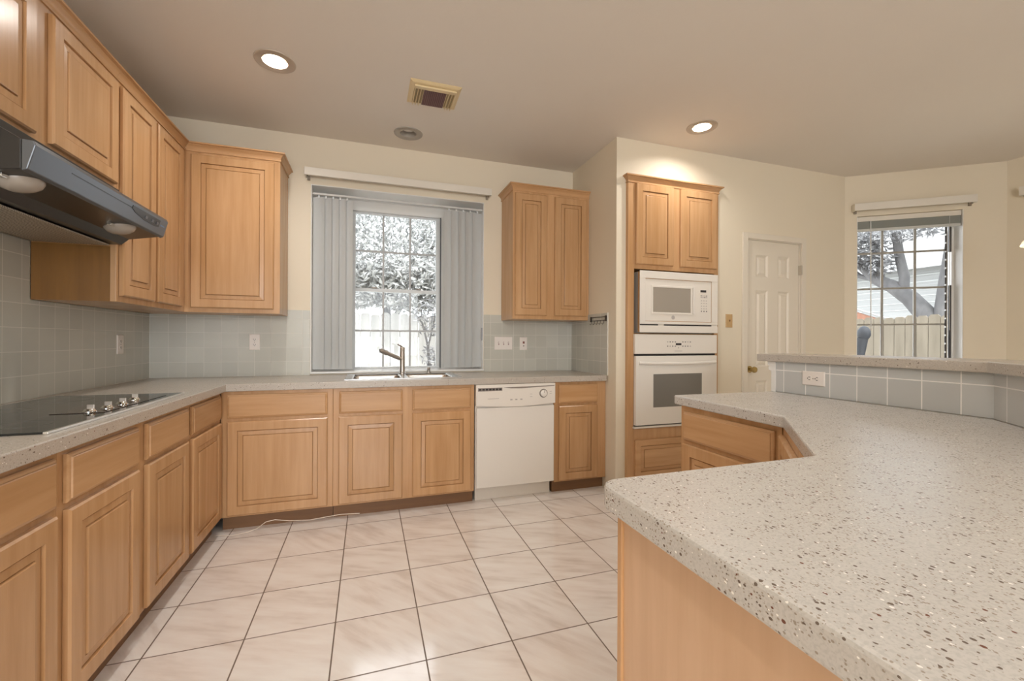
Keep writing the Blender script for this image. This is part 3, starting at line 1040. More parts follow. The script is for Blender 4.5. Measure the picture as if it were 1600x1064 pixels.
for zz in (1.805, 0.25):
    MB().box(DX1 - 0.020, DX1 - 0.006, zz, zz + 0.085, -0.014, 0.020, FDR).build('hinge', plain('painted_hinge', (0.50, 0.44, 0.35), 0.4), dr, 0.002)

# ------------------------------------------------------------------ wall plates


def outlet(label, f, u, v, horizontal=False, name='power_outlet', cat='outlet', pw=0.072, ph=0.118):
    r = thing(name, label, cat, f(u, v, 0.0))
    if horizontal:
        g = lambda a, b, c: f(u + b, v - a, c)
    else:
        g = lambda a, b, c: f(u + a, v + b, c)
    pl = MB().rects(g, [(-pw / 2, pw / 2, -ph / 2, ph / 2, 0.0005), (-pw / 2, pw / 2, -ph / 2, ph / 2, 0.003), (-pw / 2 + 0.004, pw / 2 - 0.004, -ph / 2 + 0.004, ph / 2 - 0.004, 0.006)]).build('cover_plate', PLATE, r)
    for s_ in (-0.0195, 0.0195):
        MB().prism([(0.0165 * math.cos(a) , s_ + max(-0.0125, min(0.0125, 0.0165 * math.sin(a)))) for a in [2 * PI * k / 20 for k in range(20)]], 0.006, 0.0078, g).build('receptacle', PLATE, pl)
        sl = MB()
        sl.box(-0.0082, -0.0052, s_ - 0.003, s_ + 0.0065, 0.0078, 0.0082, g).box(0.0052, 0.0082, s_ - 0.003, s_ + 0.006, 0.0078, 0.0082, g).box(-0.0028, 0.0028, s_ - 0.009, s_ - 0.005, 0.0078, 0.0082, g)
        sl.build('socket_slots', SLOT, pl)
    MB().lathe(g(0, 0, 0.006), [(0.003, 0), (0.0025, 0.001)], axis=tuple(Vector(g(0, 0, 1)) - Vector(g(0, 0, 0))), n=10).build('screw', GREYSTRIP, pl)
    return r


FWL = frame_left(T)
FWB = frame_back(-T)
outlet('white outlet on the left wall tile near the room corner', FWL, -0.388, 1.155)
outlet('white outlet on the back wall tile under the corner cabinet', FWB, 0.660, 1.169)
o2 = thing('power_outlet', 'white outlet with one dark socket right of the triple switch plate', 'outlet', FWB(2.806, 1.162, 0))
p2 = MB().rects(FWB, [(2.770, 2.842, 1.103, 1.221, 0.0005), (2.770, 2.842, 1.103, 1.221, 0.003), (2.774, 2.838, 1.107, 1.217, 0.006)]).build('cover_plate', PLATE, o2)
MB().box(2.790, 2.822, 1.128, 1.196, 0.006, 0.0080, FWB).build('receptacle', PLATE, p2)
MB().box(2.797, 2.815, 1.162, 1.182, 0.0080, 0.0088, FWB).build('test_button', plain('dark_red_button', (0.22, 0.07, 0.05), 0.5), p2)
MB().box(2.801, 2.811, 1.136, 1.148, 0.0080, 0.0084, FWB).build('socket_slots', GREYSTRIP, p2)
s3 = thing('switch_plate', 'white triple light switch plate on the tile right of the window', 'light switch', FWB(2.615, 1.165, 0))
sp3 = MB().rects(FWB, [(2.533, 2.700, 1.106, 1.223, 0.0005), (2.533, 2.700, 1.106, 1.223, 0.003), (2.537, 2.696, 1.110, 1.219, 0.006)]).build('cover_plate', PLATE, s3)
for xx in (2.571, 2.6165, 2.662):
    MB().box(xx - 0.0055, xx + 0.0055, 1.149, 1.179, 0.006, 0.0066, FWB).build('toggle_slot', plain('pink_grey_slot', (0.45, 0.33, 0.31), 0.5), sp3)
    MB().box(xx - 0.003, xx + 0.003, 1.163, 1.176, 0.0066, 0.016, FWB).build('toggle', PLATE, sp3, 0.001)
s1 = thing('switch_plate', 'tan single light switch plate between the oven and the pantry door', 'light switch', FDR(4.41, 1.366, 0))
sp1 = MB().rects(FDR, [(4.373, 4.447, 1.310, 1.424, 0.0005), (4.373, 4.447, 1.310, 1.424, 0.003), (4.377, 4.443, 1.314, 1.420, 0.006)]).build('cover_plate', BEIGEPLATE, s1)
MB().box(4.407, 4.413, 1.360, 1.376, 0.006, 0.016, FDR).build('toggle', plain('brown_toggle', (0.25, 0.14, 0.06), 0.4), sp1, 0.001)

# key rack on the return wall tile
FR = lambda u, v, w_: (XW - T - w_, -u, v)
kr = thing('hook_rail', 'small dark metal hook rail on the tile beside the right wall cabinet', 'hook rail', FR(0.51, 1.37, 0))
hr = MB()
hr.box(0.375, 0.642, 1.384, 1.389, 0.004, 0.008, FR).box(0.375, 0.642, 1.356, 1.361, 0.004, 0.008, FR)
for a in (0.378, 0.622):
    hr.box(a, a + 0.018, 1.350, 1.394, 0.0005, 0.009, FR)
hro = hr.build('rail', DARKIRON, kr)
for k in range(5):
    u = 0.405 + k * 0.050
    MB().tube([FR(u, 1.360, 0.009), FR(u, 1.335, 0.011), FR(u, 1.325, 0.018), FR(u, 1.332, 0.026)], 0.0022, 6).build('hook', DARKIRON, hro, 0, True)

# ------------------------------------------------------------------ window 1 (over the sink)
w1 = struct_root('window_1', (1.7375, 0.3, WZ0))
YS = 0.29
sur = MB()
GX0, GX1, GZ0, GZ1 = 1.335, 2.105, 0.937, 2.315
sur.box(WX0, GX0, YS, YS + 0.06, WZ0, WZ1).box(GX1, WX1, YS, YS + 0.06, WZ0, WZ1).box(GX0, GX1, YS, YS + 0.06, GZ1, WZ1)
sur.box(GX0, GX1, YS, YS + 0.06, WZ0, GZ0)
sur.build('surround', TRIMW, w1)
rv = MB()
rv.box(WX0 + 0.0005, WX0 + 0.006, 0.001, YS - 0.001, 0.9385, WZ1 - 0.0005).box(WX1 - 0.006, WX1 - 0.0005, 0.001, YS - 0.001, 0.9385, WZ1 - 0.0005)
rv.box(WX0 + 0.0061, WX1 - 0.0061, 0.001, YS - 0.001, WZ1 - 0.006, WZ1 - 0.0005)
rv.build('reveal_lining', TRIMW, w1)
MB().box(GX1 - 0.012, GX1 - 0.002, YS - 0.006, YS, GZ0, GZ1).build('dark_gasket', plain('grey_gasket', (0.12, 0.12, 0.13), 0.5), w1)
MB().box(WX0 + 0.001, WX1 - 0.001, -0.018, YS, 0.923, 0.938).build('sill', plain('glossy_white_sill', (0.80, 0.80, 0.78), 0.15), w1, 0.003)
mid = 1.628
for z0, z1, yy, nm in ((GZ0, mid + 0.016, YS + 0.008, 'lower_sash'), (mid - 0.016, GZ1, YS + 0.034, 'upper_sash')):
    sh_ = MB()
    x0, x1 = 1.362, 2.060
    sh_.box(GX0 + 0.001, x0, yy, yy + 0.024, z0 + 0.001, z1 - 0.001).box(x1, GX1 - 0.001, yy, yy + 0.024, z0 + 0.001, z1 - 0.001)
    lo_ = 0.016 if nm == 'lower_sash' else 0.030
    hi_ = 0.030 if nm == 'lower_sash' else 0.016
    sh_.box(x0, x1, yy, yy + 0.024, z0 + 0.001, z0 + lo_).box(x0, x1, yy, yy + 0.024, z1 - hi_, z1 - 0.001)
    so = sh_.build('sash', WHITECOOL, w1)
    mu = MB()
    za, zb_ = z0 + lo_, z1 - hi_
    for k in (1, 2):
        xm = x0 + (x1 - x0) * k / 3
        mu.box(xm - 0.008, xm + 0.008, yy + 0.004, yy + 0.020, za, zb_)
    zm = 1.271 if nm == 'lower_sash' else 1.974
    for k in range(3):
        xa = x0 + (x1 - x0) * k / 3 + (0.008 if k else 0)
        xb = x0 + (x1 - x0) * (k + 1) / 3 - (0.008 if k < 2 else 0)
        mu.box(xa, xb, yy + 0.004, yy + 0.020, zm - 0.008, zm + 0.008)
    mu.build('muntins', MUNTIN1, so)
    MB().box(x0, x1, yy + 0.0105, yy + 0.0135, za, zb_).build('pane', GLASS, so)
for xx in (1.519, 1.902):
    MB().box(xx - 0.022, xx + 0.022, YS - 0.002, YS + 0.020, mid + 0.016, mid + 0.026).build('sash_lock', plain('bronze_latch', (0.20, 0.17, 0.14), 0.4, 0.6), w1, 0.002)

# vertical blinds in the recess, drawn open to both sides
vb = thing('vertical_blind', 'grey vertical blind drawn open to both sides of the sink window', 'blind', (1.72, 0.05, 2.33))
MB().box(WX0 + 0.0065, WX1 - 0.0065, 0.034, 0.060, 2.338, 2.354).build('headrail', plain('pale_grey_headrail', (0.60, 0.60, 0.58), 0.4), vb, 0.002)
va_specs = []
for x0, n_, sgn, pt in ((1.092, 5, 1, 0.053), (2.386, 5, -1, 0.0635)):
    for k in range(n_):
        va_specs.append((x0 + sgn * k * pt, sgn))
for i, (xc, sgn) in enumerate(va_specs):
    a = math.radians((13 + 3 * math.sin(i * 2.1)) * -sgn)
    L0, L1 = [], []
    W_ = 0.0445
    pts = []
    for k in range(9):
        q = (k / 8 - 0.5) * 2
        pts.append((q * W_, 0.007 * (1 - q * q)))
    prof = pts + [(x, y + 0.0012) for x, y in reversed(pts)]
    ca, sa = math.cos(a), math.sin(a)
    def P(z):
        return [(xc + x * ca - y * sa, 0.052 + x * sa + y * ca, z) for x, y in prof]
    mb = MB()
    mb.loops([P(0.952), P(2.322)])
    vo_ = mb.build('vane', VANE, vb, 0, True)
    MB().box(xc - 0.006, xc + 0.006, 0.047, 0.057, 2.318, 2.337).build('vane_clip', WHITECOOL, vo_)
MB().tube([(2.425, 0.02, 2.33), (2.424, 0.018, 1.60), (2.425, 0.017, 1.02)], 0.0028, 6).build('bead_chain', WHITECOOL, vb)
MB().tube([(2.425, 0.017, 1.30), (2.425, 0.017, 1.19)], 0.009, 10).build('chain_weight', plain('grey_weight', (0.35, 0.36, 0.38), 0.5), vb)


def valance(label, f, u0, u1, z0, z1, depth=0.085):
    r = thing('valance_box', label, 'valance', f((u0 + u1) / 2, z0, 0))
    v = MB()
    v.box(u0, u1, z0, z1, depth - 0.012, depth, f).box(u0 + 0.012, u1 - 0.012, z1 - 0.012, z1, 0.001, depth - 0.012, f)
    v.box(u0, u0 + 0.012, z0, z1, 0.001, depth - 0.012, f).box(u1 - 0.012, u1, z0, z1, 0.001, depth - 0.012, f)
    v.build('fascia', CREAMTRIM, r, 0.002)
    MB().box(u0 + 0.02, u1 - 0.02, z0 + 0.012, z1 - 0.014, 0.02, 0.05, f).build('rail', CREAMTRIM, r)
    for a in (u0 + 0.014, u1 - 0.034):
        MB().box(a, a + 0.020, z0 - 0.018, z0 + 0.012, 0.004, 0.018, f).build('bracket', plain('brown_grey_bracket', (0.30, 0.25, 0.19), 0.5), r)
    return r


# front face sits a little nearer the camera than the wall
valance('long cream valance box over the sink window', frame_back(0), 1.002, 2.482, 2.447, 2.506, 0.085)
fbi = lambda u, v, w_: fb(u, v, -w_)
valance('cream valance box over the bay window', fbi, 0.055, 0.955, 2.427, 2.495, 0.07)
valance('cream valance box cut off by the right frame edge', lambda u, v, w_: (cxr - w_, -u, v), 1.578, 2.60, 2.436, 2.512, 0.07)

# ------------------------------------------------------------------ window 2 (bay)
w2 = struct_root('window_2', fb((B0 + B1) / 2, BZ0, 0.13))
q0, q1 = 0.138, 0.846
f2 = MB()
f2.box(B0, 0.110, BZ0, BZ1, 0.12, 0.175, fb).box(0.872, B1, BZ0, BZ1, 0.12, 0.175, fb).box(0.110, 0.872, BZ1 - 0.03, BZ1, 0.12, 0.175, fb).box(0.110, 0.872, BZ0, BZ0 + 0.02, 0.12, 0.175, fb)
f2.build('frame', TRIMW, w2)
MB().box(B0 + 0.001, B1 - 0.001, BZ0 - 0.0, BZ0 + 0.018, -0.02, 0.118, fb).build('sill', TRIMW, w2, 0.002)
rl = MB()
rl.box(B1 - 0.005, B1 - 0.0005, BZ0 + 0.019, BZ1 - 0.0005, 0.001, 0.119, fb).box(B0 + 0.0005, B0 + 0.005, BZ0 + 0.019, BZ1 - 0.0005, 0.001, 0.119, fb)
rl.build('reveal_lining', TRIMW, w2)
s2_ = MB()
s2_.box(0.111, 0.128, BZ0 + 0.021, BZ1 - 0.031, 0.13, 0.155, fb).box(0.838, 0.846, BZ0 + 0.021, BZ1 - 0.031, 0.13, 0.155, fb)
s2_.box(0.128, 0.838, BZ0 + 0.021, BZ0 + 0.036, 0.13, 0.155, fb).box(0.128, 0.838, BZ1 - 0.045, BZ1 - 0.031, 0.13, 0.155, fb)
so2 = s2_.build('sash', MUNTIN2, w2)
m2_ = MB()
for tt in (0.351, 0.606):
    m2_.box(tt - 0.009, tt + 0.009, BZ0 + 0.036, BZ1 - 0.045, 0.134, 0.150, fb)
for zz in (1.359, 1.706, 2.050):
    for a, b in ((0.128, 0.342), (0.360, 0.597), (0.615, 0.838)):
        m2_.box(a, b, zz - 0.0085, zz + 0.0085, 0.134, 0.150, fb)
m2_.build('muntins', MUNTIN2, so2)
MB().box(0.128, 0.838, BZ0 + 0.036, BZ1 - 0.045, 0.1405, 0.1435, fb).build('pane', GLASS, so2)
tk2 = MB()
tk2.box(0.856, 0.872, BZ0 + 0.021, 1.72, 0.126, 0.14, fb).box(0.856, 0.872, 2.03, BZ1 - 0.031, 0.126, 0.14, fb)
tk2.build('track', TRACKD, w2)
MB().box(0.846, 0.8465, BZ0 + 0.03, BZ1 - 0.035, 0.131, 0.154, fb).build('seal', TRACKD, w2)
b2 = MB()
zz = BZ0 + 0.03
while zz < BZ1 - 0.10:
    b2.box(0.826, 0.838, zz, zz + 0.062, 0.127, 0.1295, fb)
    zz += 0.078
b2.build('balance_tape', TRACKD, w2)
# raised mini blind
mbl = thing('mini_blind', 'grey mini blind raised to the top of the bay window', 'blind', fb(0.49, 2.25, 0.04))
MB().box(B0 + 0.006, B1 - 0.006, 2.340, 2.384, 0.015, 0.045, fb).build('headrail', CREAMTRIM, mbl, 0.002)
MB().box(B0 + 0.008, B1 - 0.010, 2.268, 2.339, 0.016, 0.044, fb).build('slat_stack', STACK, mbl)
MB().box(B0 + 0.008, B1 - 0.010, 2.246, 2.2675, 0.014, 0.046, fb).build('bottom_rail', plain('pale_bottom_rail', (0.60, 0.60, 0.57), 0.4), mbl, 0.002)
MB().tube([fb(0.21, 2.34, 0.010), fb(0.212, 1.8, 0.008), fb(0.214, 1.30, 0.008)], 0.0045, 6).build('tilt_wand', plain('clear_wand', (0.75, 0.75, 0.74), 0.3), mbl)
MB().tube([fb(0.80, 2.34, 0.010), fb(0.802, 1.30, 0.010)], 0.002, 6).build('lift_cord', plain('cord', (0.6, 0.6, 0.57), 0.6), mbl)

# ------------------------------------------------------------------ peninsula
PX = 2.975
pen = thing('base_cabinet', 'maple peninsula base cabinet with a drawer facing the dishwasher', 'cabinet', (3.25, -2.15, 0))
FP = frame_pen(PX)
MB().box(1.892, 2.452, 0.088, 0.868, -0.60, 0, FP).build('carcass', WZ, pen, 0.0015)
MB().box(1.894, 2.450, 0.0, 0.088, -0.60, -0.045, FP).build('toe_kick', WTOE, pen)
drawer_geo(FP, 1.918, 2.428, 0.700, 0.842).build('drawer', WY, pen)
door_geo(FP, 1.918, 2.428, 0.100, 0.682).build('door', WZ, pen)
ang = math.radians(225)
# diagonal corner cabinet, face from (2.975,-2.47) to (2.505,-2.94)
dc = thing('base_cabinet', 'maple diagonal corner cabinet in the inner bend of the peninsula', 'cabinet', (2.95, -2.85, 0))
MB().slab([(2.976, -2.4555), (3.574, -2.4555), (3.574, -2.745), (2.982, -3.345), (2.505, -3.345), (2.505, -2.9255)], 0.088, 0.868).build('carcass', WZ, dc, 0.0015)
MB().slab([(3.01, -2.49), (3.57, -2.49), (3.57, -2.745), (2.98, -3.34), (2.54, -3.34), (2.54, -2.96)], 0.0, 0.088).build('toe_kick', WTOE, dc)
fdg = frame_dir(2.976, -2.4555, ang)
fdo = lambda u, v, w_: fdg(u, v, -w_)
door_geo(fdo, 0.045, 0.620, 0.100, 0.842).build('door', WZ, dc)
ec = thing('base_cabinet', 'maple cabinet end of the peninsula nearest the camera', 'cabinet', (2.2, -3.25, 0))
MB().box(1.944, 2.503, -3.545, -2.966, 0.088, 0.868).build('carcass', WZ, ec, 0.0015)
MB().box(1.946, 2.501, -3.543, -3.01, 0.0, 0.088).build('toe_kick', WTOE, ec)
MB().box(1.934, 1.9438, -3.545, -2.980, 0.0, 0.868).build('end_panel', WPANEL, ec)
MB().box(1.928, 1.9438, -2.9795, -2.966, 0.0, 0.868).build('corner_stile', WZ, ec, 0.001)
FPB = lambda u, v, w_: (u, -2.966 + w_, v)
door_geo(FPB, 1.97, 2.478, 0.100, 0.682).build('door', WZ, ec)
drawer_geo(FPB, 1.97, 2.478, 0.700, 0.842).build('drawer', WX, ec)

r = 0.045
cx_, cy_ = 1.897 + r, -2.936 - r
corner = [(cx_ + r * math.cos(math.radians(a)), cy_ + r * math.sin(math.radians(a))) for a in range(90, 181, 15)]
poly = [(3.606, -1.872), (2.957, -1.858), (2.932, -2.492), (2.500, -2.932)] + corner + [(1.890, -3.62), (2.758, -3.62), (3.606, -2.772)]
pc = MB().slab(poly, 0.868, 0.914)
tag(pc.build('countertop', STONE, None, 0.006), 'speckled stone peninsula countertop in the right foreground', 'countertop')

# raised bar half wall
BX = 3.624
hw = MB().slab([(BX, -1.886), (BX + 0.13, -1.886), (BX + 0.13, -2.710), (2.78 + 0.13, -3.56), (2.78, -3.62 + 0.015), (BX, -2.769)], 0.0, 1.079)
hwo = struct(hw.build('wall_bar', CREAMTRIM))
struct(MB().box(BX - T, BX, -2.7658, -1.887, 0.9145, 1.079).build('trim_bar_tile', TILE_BAR))
fd2 = frame_dir(BX, -2.769, ang)
struct(MB().box(0.0034, 1.18, 0.9145, 1.079, -T, 0, fd2).build('trim_bar_tile_angle', TILE_BAR2))
ps = MB()
ps.box(BX - 0.010, BX + 0.140, -1.8855, -1.857, 0.0, 1.027)
ps.build('end_post', TRIMW, hwo, 0.002)
cpx = MB()
cpx.loops([[(BX - 0.011, -1.8855, z), (BX + 0.141, -1.8855, z), (BX + 0.141, -1.857 + a, z), (BX - 0.011, -1.857 + a, z)] for a, z in
           ((0.001, 1.0272), (0.006, 1.029), (0.016, 1.033), (0.017, 1.048), (0.012, 1.051), (0.012, 1.054), (0.020, 1.058), (0.022, 1.079))])
cpx.build('post_capital', TRIMW, hwo)
bt = MB().slab([(BX - 0.030, -1.779), (BX + 0.32, -1.779), (BX + 0.32, -2.70), (3.10, -3.54), (2.735, -3.60), (BX - 0.030, -2.7565)], 1.0795, 1.1205)
tag(bt.build('bar_top', STONE_BACK, None, 0.004), 'raised stone bar ledge on the tiled half wall', 'bar top')
FBAR = lambda u, v, w_: (BX - T - w_, -u, v)
outlet('white horizontal outlet on the tiled bar half wall', FBAR, 2.100, 1.003, True)

# ------------------------------------------------------------------ ceiling things


def can(x, y, lit, label, group=None, vis=True):
    r = thing('recessed_light', label, 'ceiling light', (x, y, ZC), group)
    trim_m = CANRING if lit else CANOFF
    t_ = MB()
    ri = 0.064 if lit else 0.060
    t_.lathe((x, y, ZC), [(0.108, -0.0005), (0.107, -0.005), (0.100, -0.006), (0.096, -0.004), (0.070, -0.0045), (ri + 0.001, -0.003), (ri, 0.001), (ri, 0.060), (ri + 0.003, 0.060), (ri + 0.004, 0.002), (0.096, -0.0005)], n=40, cap0=False, cap1=False)
    t_.build('trim_ring', trim_m, r, 0, True)
    b_ = MB()
    b_.lathe((x, y, ZC + 0.024), [(0.045, 0.0), (0.060, 0.006), (0.0625, 0.02), (0.03, 0.070)] if lit else [(0.030, 0.0), (0.042, 0.006), (0.046, 0.02), (0.03, 0.055)], n=32)
    b_.build('bulb', BULB if lit else BULBOFF, r, 0, True)
    MB().lathe((x, y, ZC + 0.101), [(0.092, 0), (0.092, 0.006)], n=32).build('can_top', trim_m, r)
    return r


can(*CANS_ON[0], True, 'lit recessed ceiling light at upper left')
can(*CANS_ON[1], True, 'lit recessed ceiling light above the oven')
can(1.755, -0.29, False, 'unlit recessed ceiling light between the window and the vent')
for i, (x, y) in enumerate(FILL_CANS):
    can(x, y, True, 'added fill light built as a recessed ceiling can behind the camera', 'added fill lights behind the camera')  # unseen fixtures, added to house the fill lamps
for (x, y), pw in zip(CANS_ON, (9, 7)):
    light('can_lamp', 'AREA', (x, y, ZC + 0.018), (0, 0, 0), pw, WARM, 0.10, shape='DISK', spread=math.radians(150))
for (x, y), pw in zip(FILL_CANS, FILL_WATTS):
    light('can_lamp', 'AREA', (x, y, ZC + 0.018), (0, 0, 0), pw, WARM, 0.10, shape='DISK')  # fill lamps of the added cans

vt = thing('ceiling_vent', 'yellowed metal air vent in the ceiling before the window', 'vent', (1.865, -0.885, ZC))
vx0, vx1, vy0, vy1 = 1.706, 2.022, -1.020, -0.748
vf = MB()
vf.rects(lambda u, v, w_: (u, v, ZC - w_), [(vx0, vx1, vy0, vy1, 0.0005), (vx0, vx1, vy0, vy1, 0.004), (vx0 + 0.014, vx1 - 0.014, vy0 + 0.014, vy1 - 0.014, 0.012),
                                           (vx0 + 0.024, vx1 - 0.024, vy0 + 0.024, vy1 - 0.024, 0.014)], cap1=True)
vfo = vf.build('frame', VENTM, vt)
MB().box(1.797, 1.938, vy0 + 0.075, vy1 - 0.018, ZC - 0.0165, ZC - 0.0135).build('damper', BURGUNDY, vt)
for i in range(12):
    xx = 1.800 + i * 0.0118
    MB().box(xx, xx + 0.003, vy0 + 0.078, vy1 - 0.020, ZC - 0.0195, ZC - 0.0165).build('louvre', plain('brown_louvre', (0.20, 0.10, 0.09), 0.5), vt)
for xa, xb in ((1.736, 1.794), (1.942, 1.994)):
    MB().box(xa, xb, vy0 + 0.064, vy1 - 0.030, ZC - 0.0145, ZC - 0.0138).build('gap_shade', plain('olive_gap_shade', (0.30, 0.21, 0.09), 0.6), vt)  # dark plates, shade of the louvre gaps put into their colour
for xa in (1.738, 1.756, 1.774, 1.950, 1.968, 1.986):
    MB().prism([(xa, ZC - 0.0138), (xa + 0.004, ZC - 0.0138), (xa + 0.005, ZC - 0.026), (xa + 0.001, ZC - 0.026)], vy0 + 0.05, vy1 - 0.016, lambda u, v, w_: (u, w_, v)).build('louvre', VENTM, vt)
MB().box(1.735, 1.995, vy0 + 0.030, vy0 + 0.062, ZC - 0.026, ZC - 0.0138).build('louvre', VENTM, vt, 0.003)

# pendant lamp just inside the right frame edge
pd = thing('pendant_lamp', 'cream glass pendant lamp peeking in at the right frame edge', 'lamp', (5.503, -2.299, 1.80))
MB().lathe((5.503, -2.299, 0), [(0.215, 1.806), (0.205, 1.830), (0.17, 1.875), (0.11, 1.93), (0.05, 1.965), (0.03, 1.97), (0.028, 1.962), (0.10, 1.924), (0.16, 1.868), (0.196, 1.826), (0.209, 1.804)], n=40, cap0=False, cap1=False).build('shade', SHADE, pd, 0, True)
MB().tube([(5.503, -2.299, 1.965), (5.503, -2.299, ZC - 0.02)], 0.006, 8).build('stem', BRASS, pd)
MB().lathe((5.503, -2.299, ZC - 0.03), [(0.03, 0), (0.06, 0.015), (0.06, 0.0295)], n=24).build('canopy', BRASS, pd, 0, True)

# loose cord on the floor by the toe kick
co = MB().tube([(0.60, -0.660, 0.006), (0.64, -0.675, 0.005), (0.70, -0.690, 0.005), (0.77, -0.668, 0.006), (0.82, -0.665, 0.02), (0.87, -0.664, 0.055), (0.92, -0.664, 0.062), (1.00, -0.664, 0.045), (1.12, -0.663, 0.035), (1.30, -0.663, 0.048), (1.42, -0.663, 0.04)], 0.0022, 8)
tag(co.build('loose_cord', CABLEW, None, 0, True), 'thin pale cord lying along the toe kick in the corner', 'cord')

# ------------------------------------------------------------------ outdoors
GZ = -0.25
struct(MB().box(-14, 30, 0.40, 22, GZ - 0.1, GZ).build('ground_bounce', BOUNCE_GROUND))  # pale colour serves as a bounce surface below the window
struct(MB().box(7.15, 30, -14, 0.40, GZ - 0.1, GZ).build('ground_side', BOUNCE_GROUND))


def fence(name, label, f, u0, u1, h, mat, pitch=0.14):
    r = thing(name, label, 'fence', f((u0 + u1) / 2, GZ, 0))
    u = u0
    while u < u1:
        hh = h + random.uniform(-0.015, 0.015)
        a, b = u + 0.004, u + pitch - 0.004
        MB().prism([(a, GZ), (b, GZ), (b, hh - 0.03), (b - 0.03, hh), (a + 0.03, hh), (a, hh - 0.03)], 0, 0.02, f).build('board', mat, r)
        u += pitch
    for zz in (0.2, h - 0.35):
        MB().box(u0, u1, zz, zz + 0.09, -0.04, -0.001, f).build('rail', mat, r)
    return r


fence('board_fence', 'pale sunlit board fence outside the sink window', frame_back(3.0), -0.6, 5.0, 1.58, FENCE_A)
fence('board_fence', 'tan weathered board fence outside the bay window', lambda u, v, w_: (9.6 - w_, u, v), -1.4, 3.0, 1.60, FENCE_B, 0.15)


def foliage(mb, c, rad, n, size, squash=(1, 1, 1), hollow=0.0):
    for _ in range(n):
        while True:
            p = Vector((random.uniform(-1, 1), random.uniform(-1, 1), random.uniform(-1, 1)))
            if hollow < p.length <= 1:
                break
        p = Vector((p.x * rad * squash[0], p.y * rad * squash[1], p.z * rad * squash[2])) + Vector(c)
        d = Vector((random.gauss(0, 1), random.gauss(0, 1), random.gauss(0, 1))).normalized()
        e = d.orthogonal().normalized()
        s = size * random.uniform(0.6, 1.3)
        e = e * s * 0.36
        d = d * s
        q = [mb.bm.verts.new(x) for x in (p - d, p + e, p + d, p - e)]
        mb.bm.faces.new(q)


def tree(name, label, trunks, blobs, leaf, size, cat='tree'):
    base = trunks[0][0][0]
    r = thing(name, label, cat, base)
    for pts, r0, r1 in trunks:
        MB().tube(pts, r0, 10, r1).build('trunk' if pts is trunks[0][0] else 'branch', BARK, r, 0, True)
    mb = MB()
    for c, rad, n, sq in blobs:
        foliage(mb, c, rad, n, size, sq)
    mb.build('foliage', leaf, r, recalc=False)
    return r


tree('leafy_tree', 'leafy tree spreading over the fence outside the sink window', [([(1.75, 3.9, GZ), (1.8, 3.9, 1.2), (1.7, 3.8, 2.4)], 0.10, 0.06), ([(1.8, 3.9, 1.4), (2.3, 3.8, 2.3), (2.7, 3.8, 3.2)], 0.05, 0.02)],
     [((1.8, 3.6, 2.75), 1.5, 8500, (1.1, 0.6, 0.72)), ((1.35, 2.6, 1.95), 0.55, 1700, (1.0, 0.4, 0.62)), ((2.05, 2.5, 1.95), 0.6, 1900, (1.0, 0.4, 0.66)), ((2.75, 3.3, 2.6), 1.0, 1300, (0.9, 0.6, 1.0))], LEAF, 0.055)
tree('garden_shrub', 'slender shrub climbing at the right side of the sink window view', [([(2.28, 2.2, GZ), (2.27, 2.2, 0.6), (2.24, 2.2, 1.1), (2.16, 2.2, 1.42), (2.09, 2.2, 1.5)], 0.022, 0.010), ([(2.24, 2.2, 1.1), (2.33, 2.2, 1.5)], 0.012, 0.006)],
     [((2.27, 2.2, 0.85), 0.32, 150, (0.38, 0.4, 1.2)), ((2.30, 2.2, 1.50), 0.30, 260, (0.9, 0.5, 0.9))], LEAF2, 0.040, 'shrub')
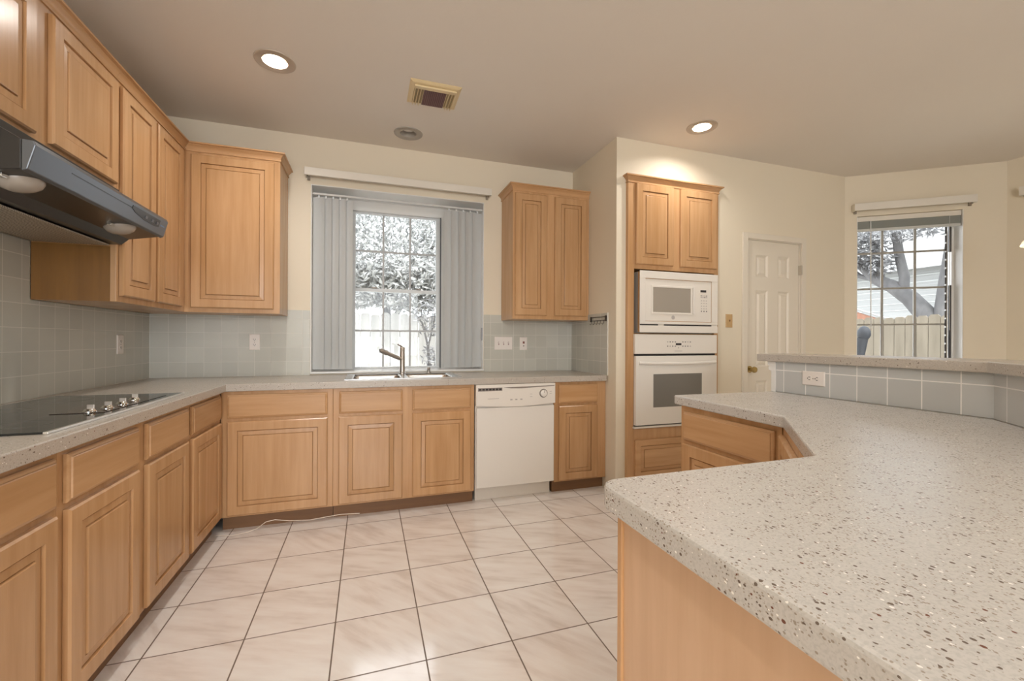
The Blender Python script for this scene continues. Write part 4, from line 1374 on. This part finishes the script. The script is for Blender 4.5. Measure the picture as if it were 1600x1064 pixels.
tree('oak_tree', 'forked grey oak tree behind the fence outside the bay window',
     [([(12.5, 2.0, GZ), (12.5, 2.0, 1.2), (12.5, 2.1, 1.75), (12.5, 2.38, 2.12), (12.5, 2.72, 2.42), (12.5, 3.05, 2.62), (12.5, 3.45, 3.1), (12.5, 3.9, 3.6)], 0.24, 0.07),
      ([(12.5, 1.98, 1.2), (12.5, 1.84, 1.8), (12.5, 1.78, 2.4), (12.5, 1.68, 3.2), (12.5, 1.5, 4.2)], 0.15, 0.10),
      ([(12.5, 2.52, 2.25), (12.5, 2.50, 2.6), (12.5, 2.60, 3.1), (12.5, 2.66, 3.6)], 0.10, 0.08),
      ([(12.5, 2.95, 2.55), (12.5, 2.98, 3.0), (12.5, 3.12, 3.5)], 0.08, 0.05),
      ([(12.5, 3.0, 2.6), (12.5, 3.4, 2.75), (12.5, 3.75, 3.1)], 0.07, 0.04)],
     [((12.2, 2.4, 3.75), 1.0, 2000, (0.9, 1.7, 0.42)), ((12.3, 3.3, 3.35), 0.6, 900, (0.8, 0.9, 0.8)), ((12.4, 2.9, 3.0), 0.4, 260, (0.7, 0.8, 0.9)), ((12.4, 0.9, 4.0), 1.0, 900, (0.9, 1, 0.6))], LEAF2, 0.075)
hs = thing('neighbour_house', 'white sided house with grey roof behind the oak tree', 'house', (18.5, 4, GZ))
MB().box(16.0, 21, -2.0, 9.5, GZ, 3.2).build('wall', SIDING, hs)
for zz in range(16):
    MB().box(15.985, 16.0, -2.0, 9.5, 0.2 + zz * 0.19, 0.215 + zz * 0.19).build('siding_edge', plain('pale_siding_edge', (0.55, 0.57, 0.56), 0.6), hs)  # strips along the board edges, paler than the siding
MB().prism([(15.6, 3.2), (21.4, 3.2), (18.5, 5.2)], -2.3, 9.8, lambda u, v, w_: (u, w_, v)).build('roof', ROOFG, hs)
sd_ = thing('garden_shed', 'low shed with rusty red roof beyond the tan fence', 'shed', (11.3, 2.9, GZ))
MB().box(10.9, 11.7, 2.0, 4.2, GZ, 1.55).build('wall', SIDING, sd_)
MB().prism([(1.75, 1.58), (4.4, 2.62), (4.4, 2.66), (1.75, 1.61)], 10.8, 10.9, lambda u, v, w_: (w_, u, v)).build('roof', ROOFG, sd_)
MB().prism([(2.05, 1.56), (4.2, 1.56), (4.2, 2.50), (2.05, 1.66)], 10.85, 10.895, lambda u, v, w_: (w_, u, v)).build('gable', ROOFR, sd_)
gp = thing('garden_post', 'dark blue-grey covered post standing outside the bay window', 'post', (8.5, 0.84, GZ))
MB().tube([(8.5, 0.86, GZ), (8.5, 0.84, 0.9), (8.5, 0.79, 1.25)], 0.045, 12, 0.075).build('stem', BLUESTICK, gp, 0, True)
MB().lathe((8.5, 0.765, 1.24), [(0.06, 0), (0.085, 0.05), (0.08, 0.12), (0.05, 0.17), (0.01, 0.19)], n=16).build('cap', BLUESTICK, gp, 0, True)
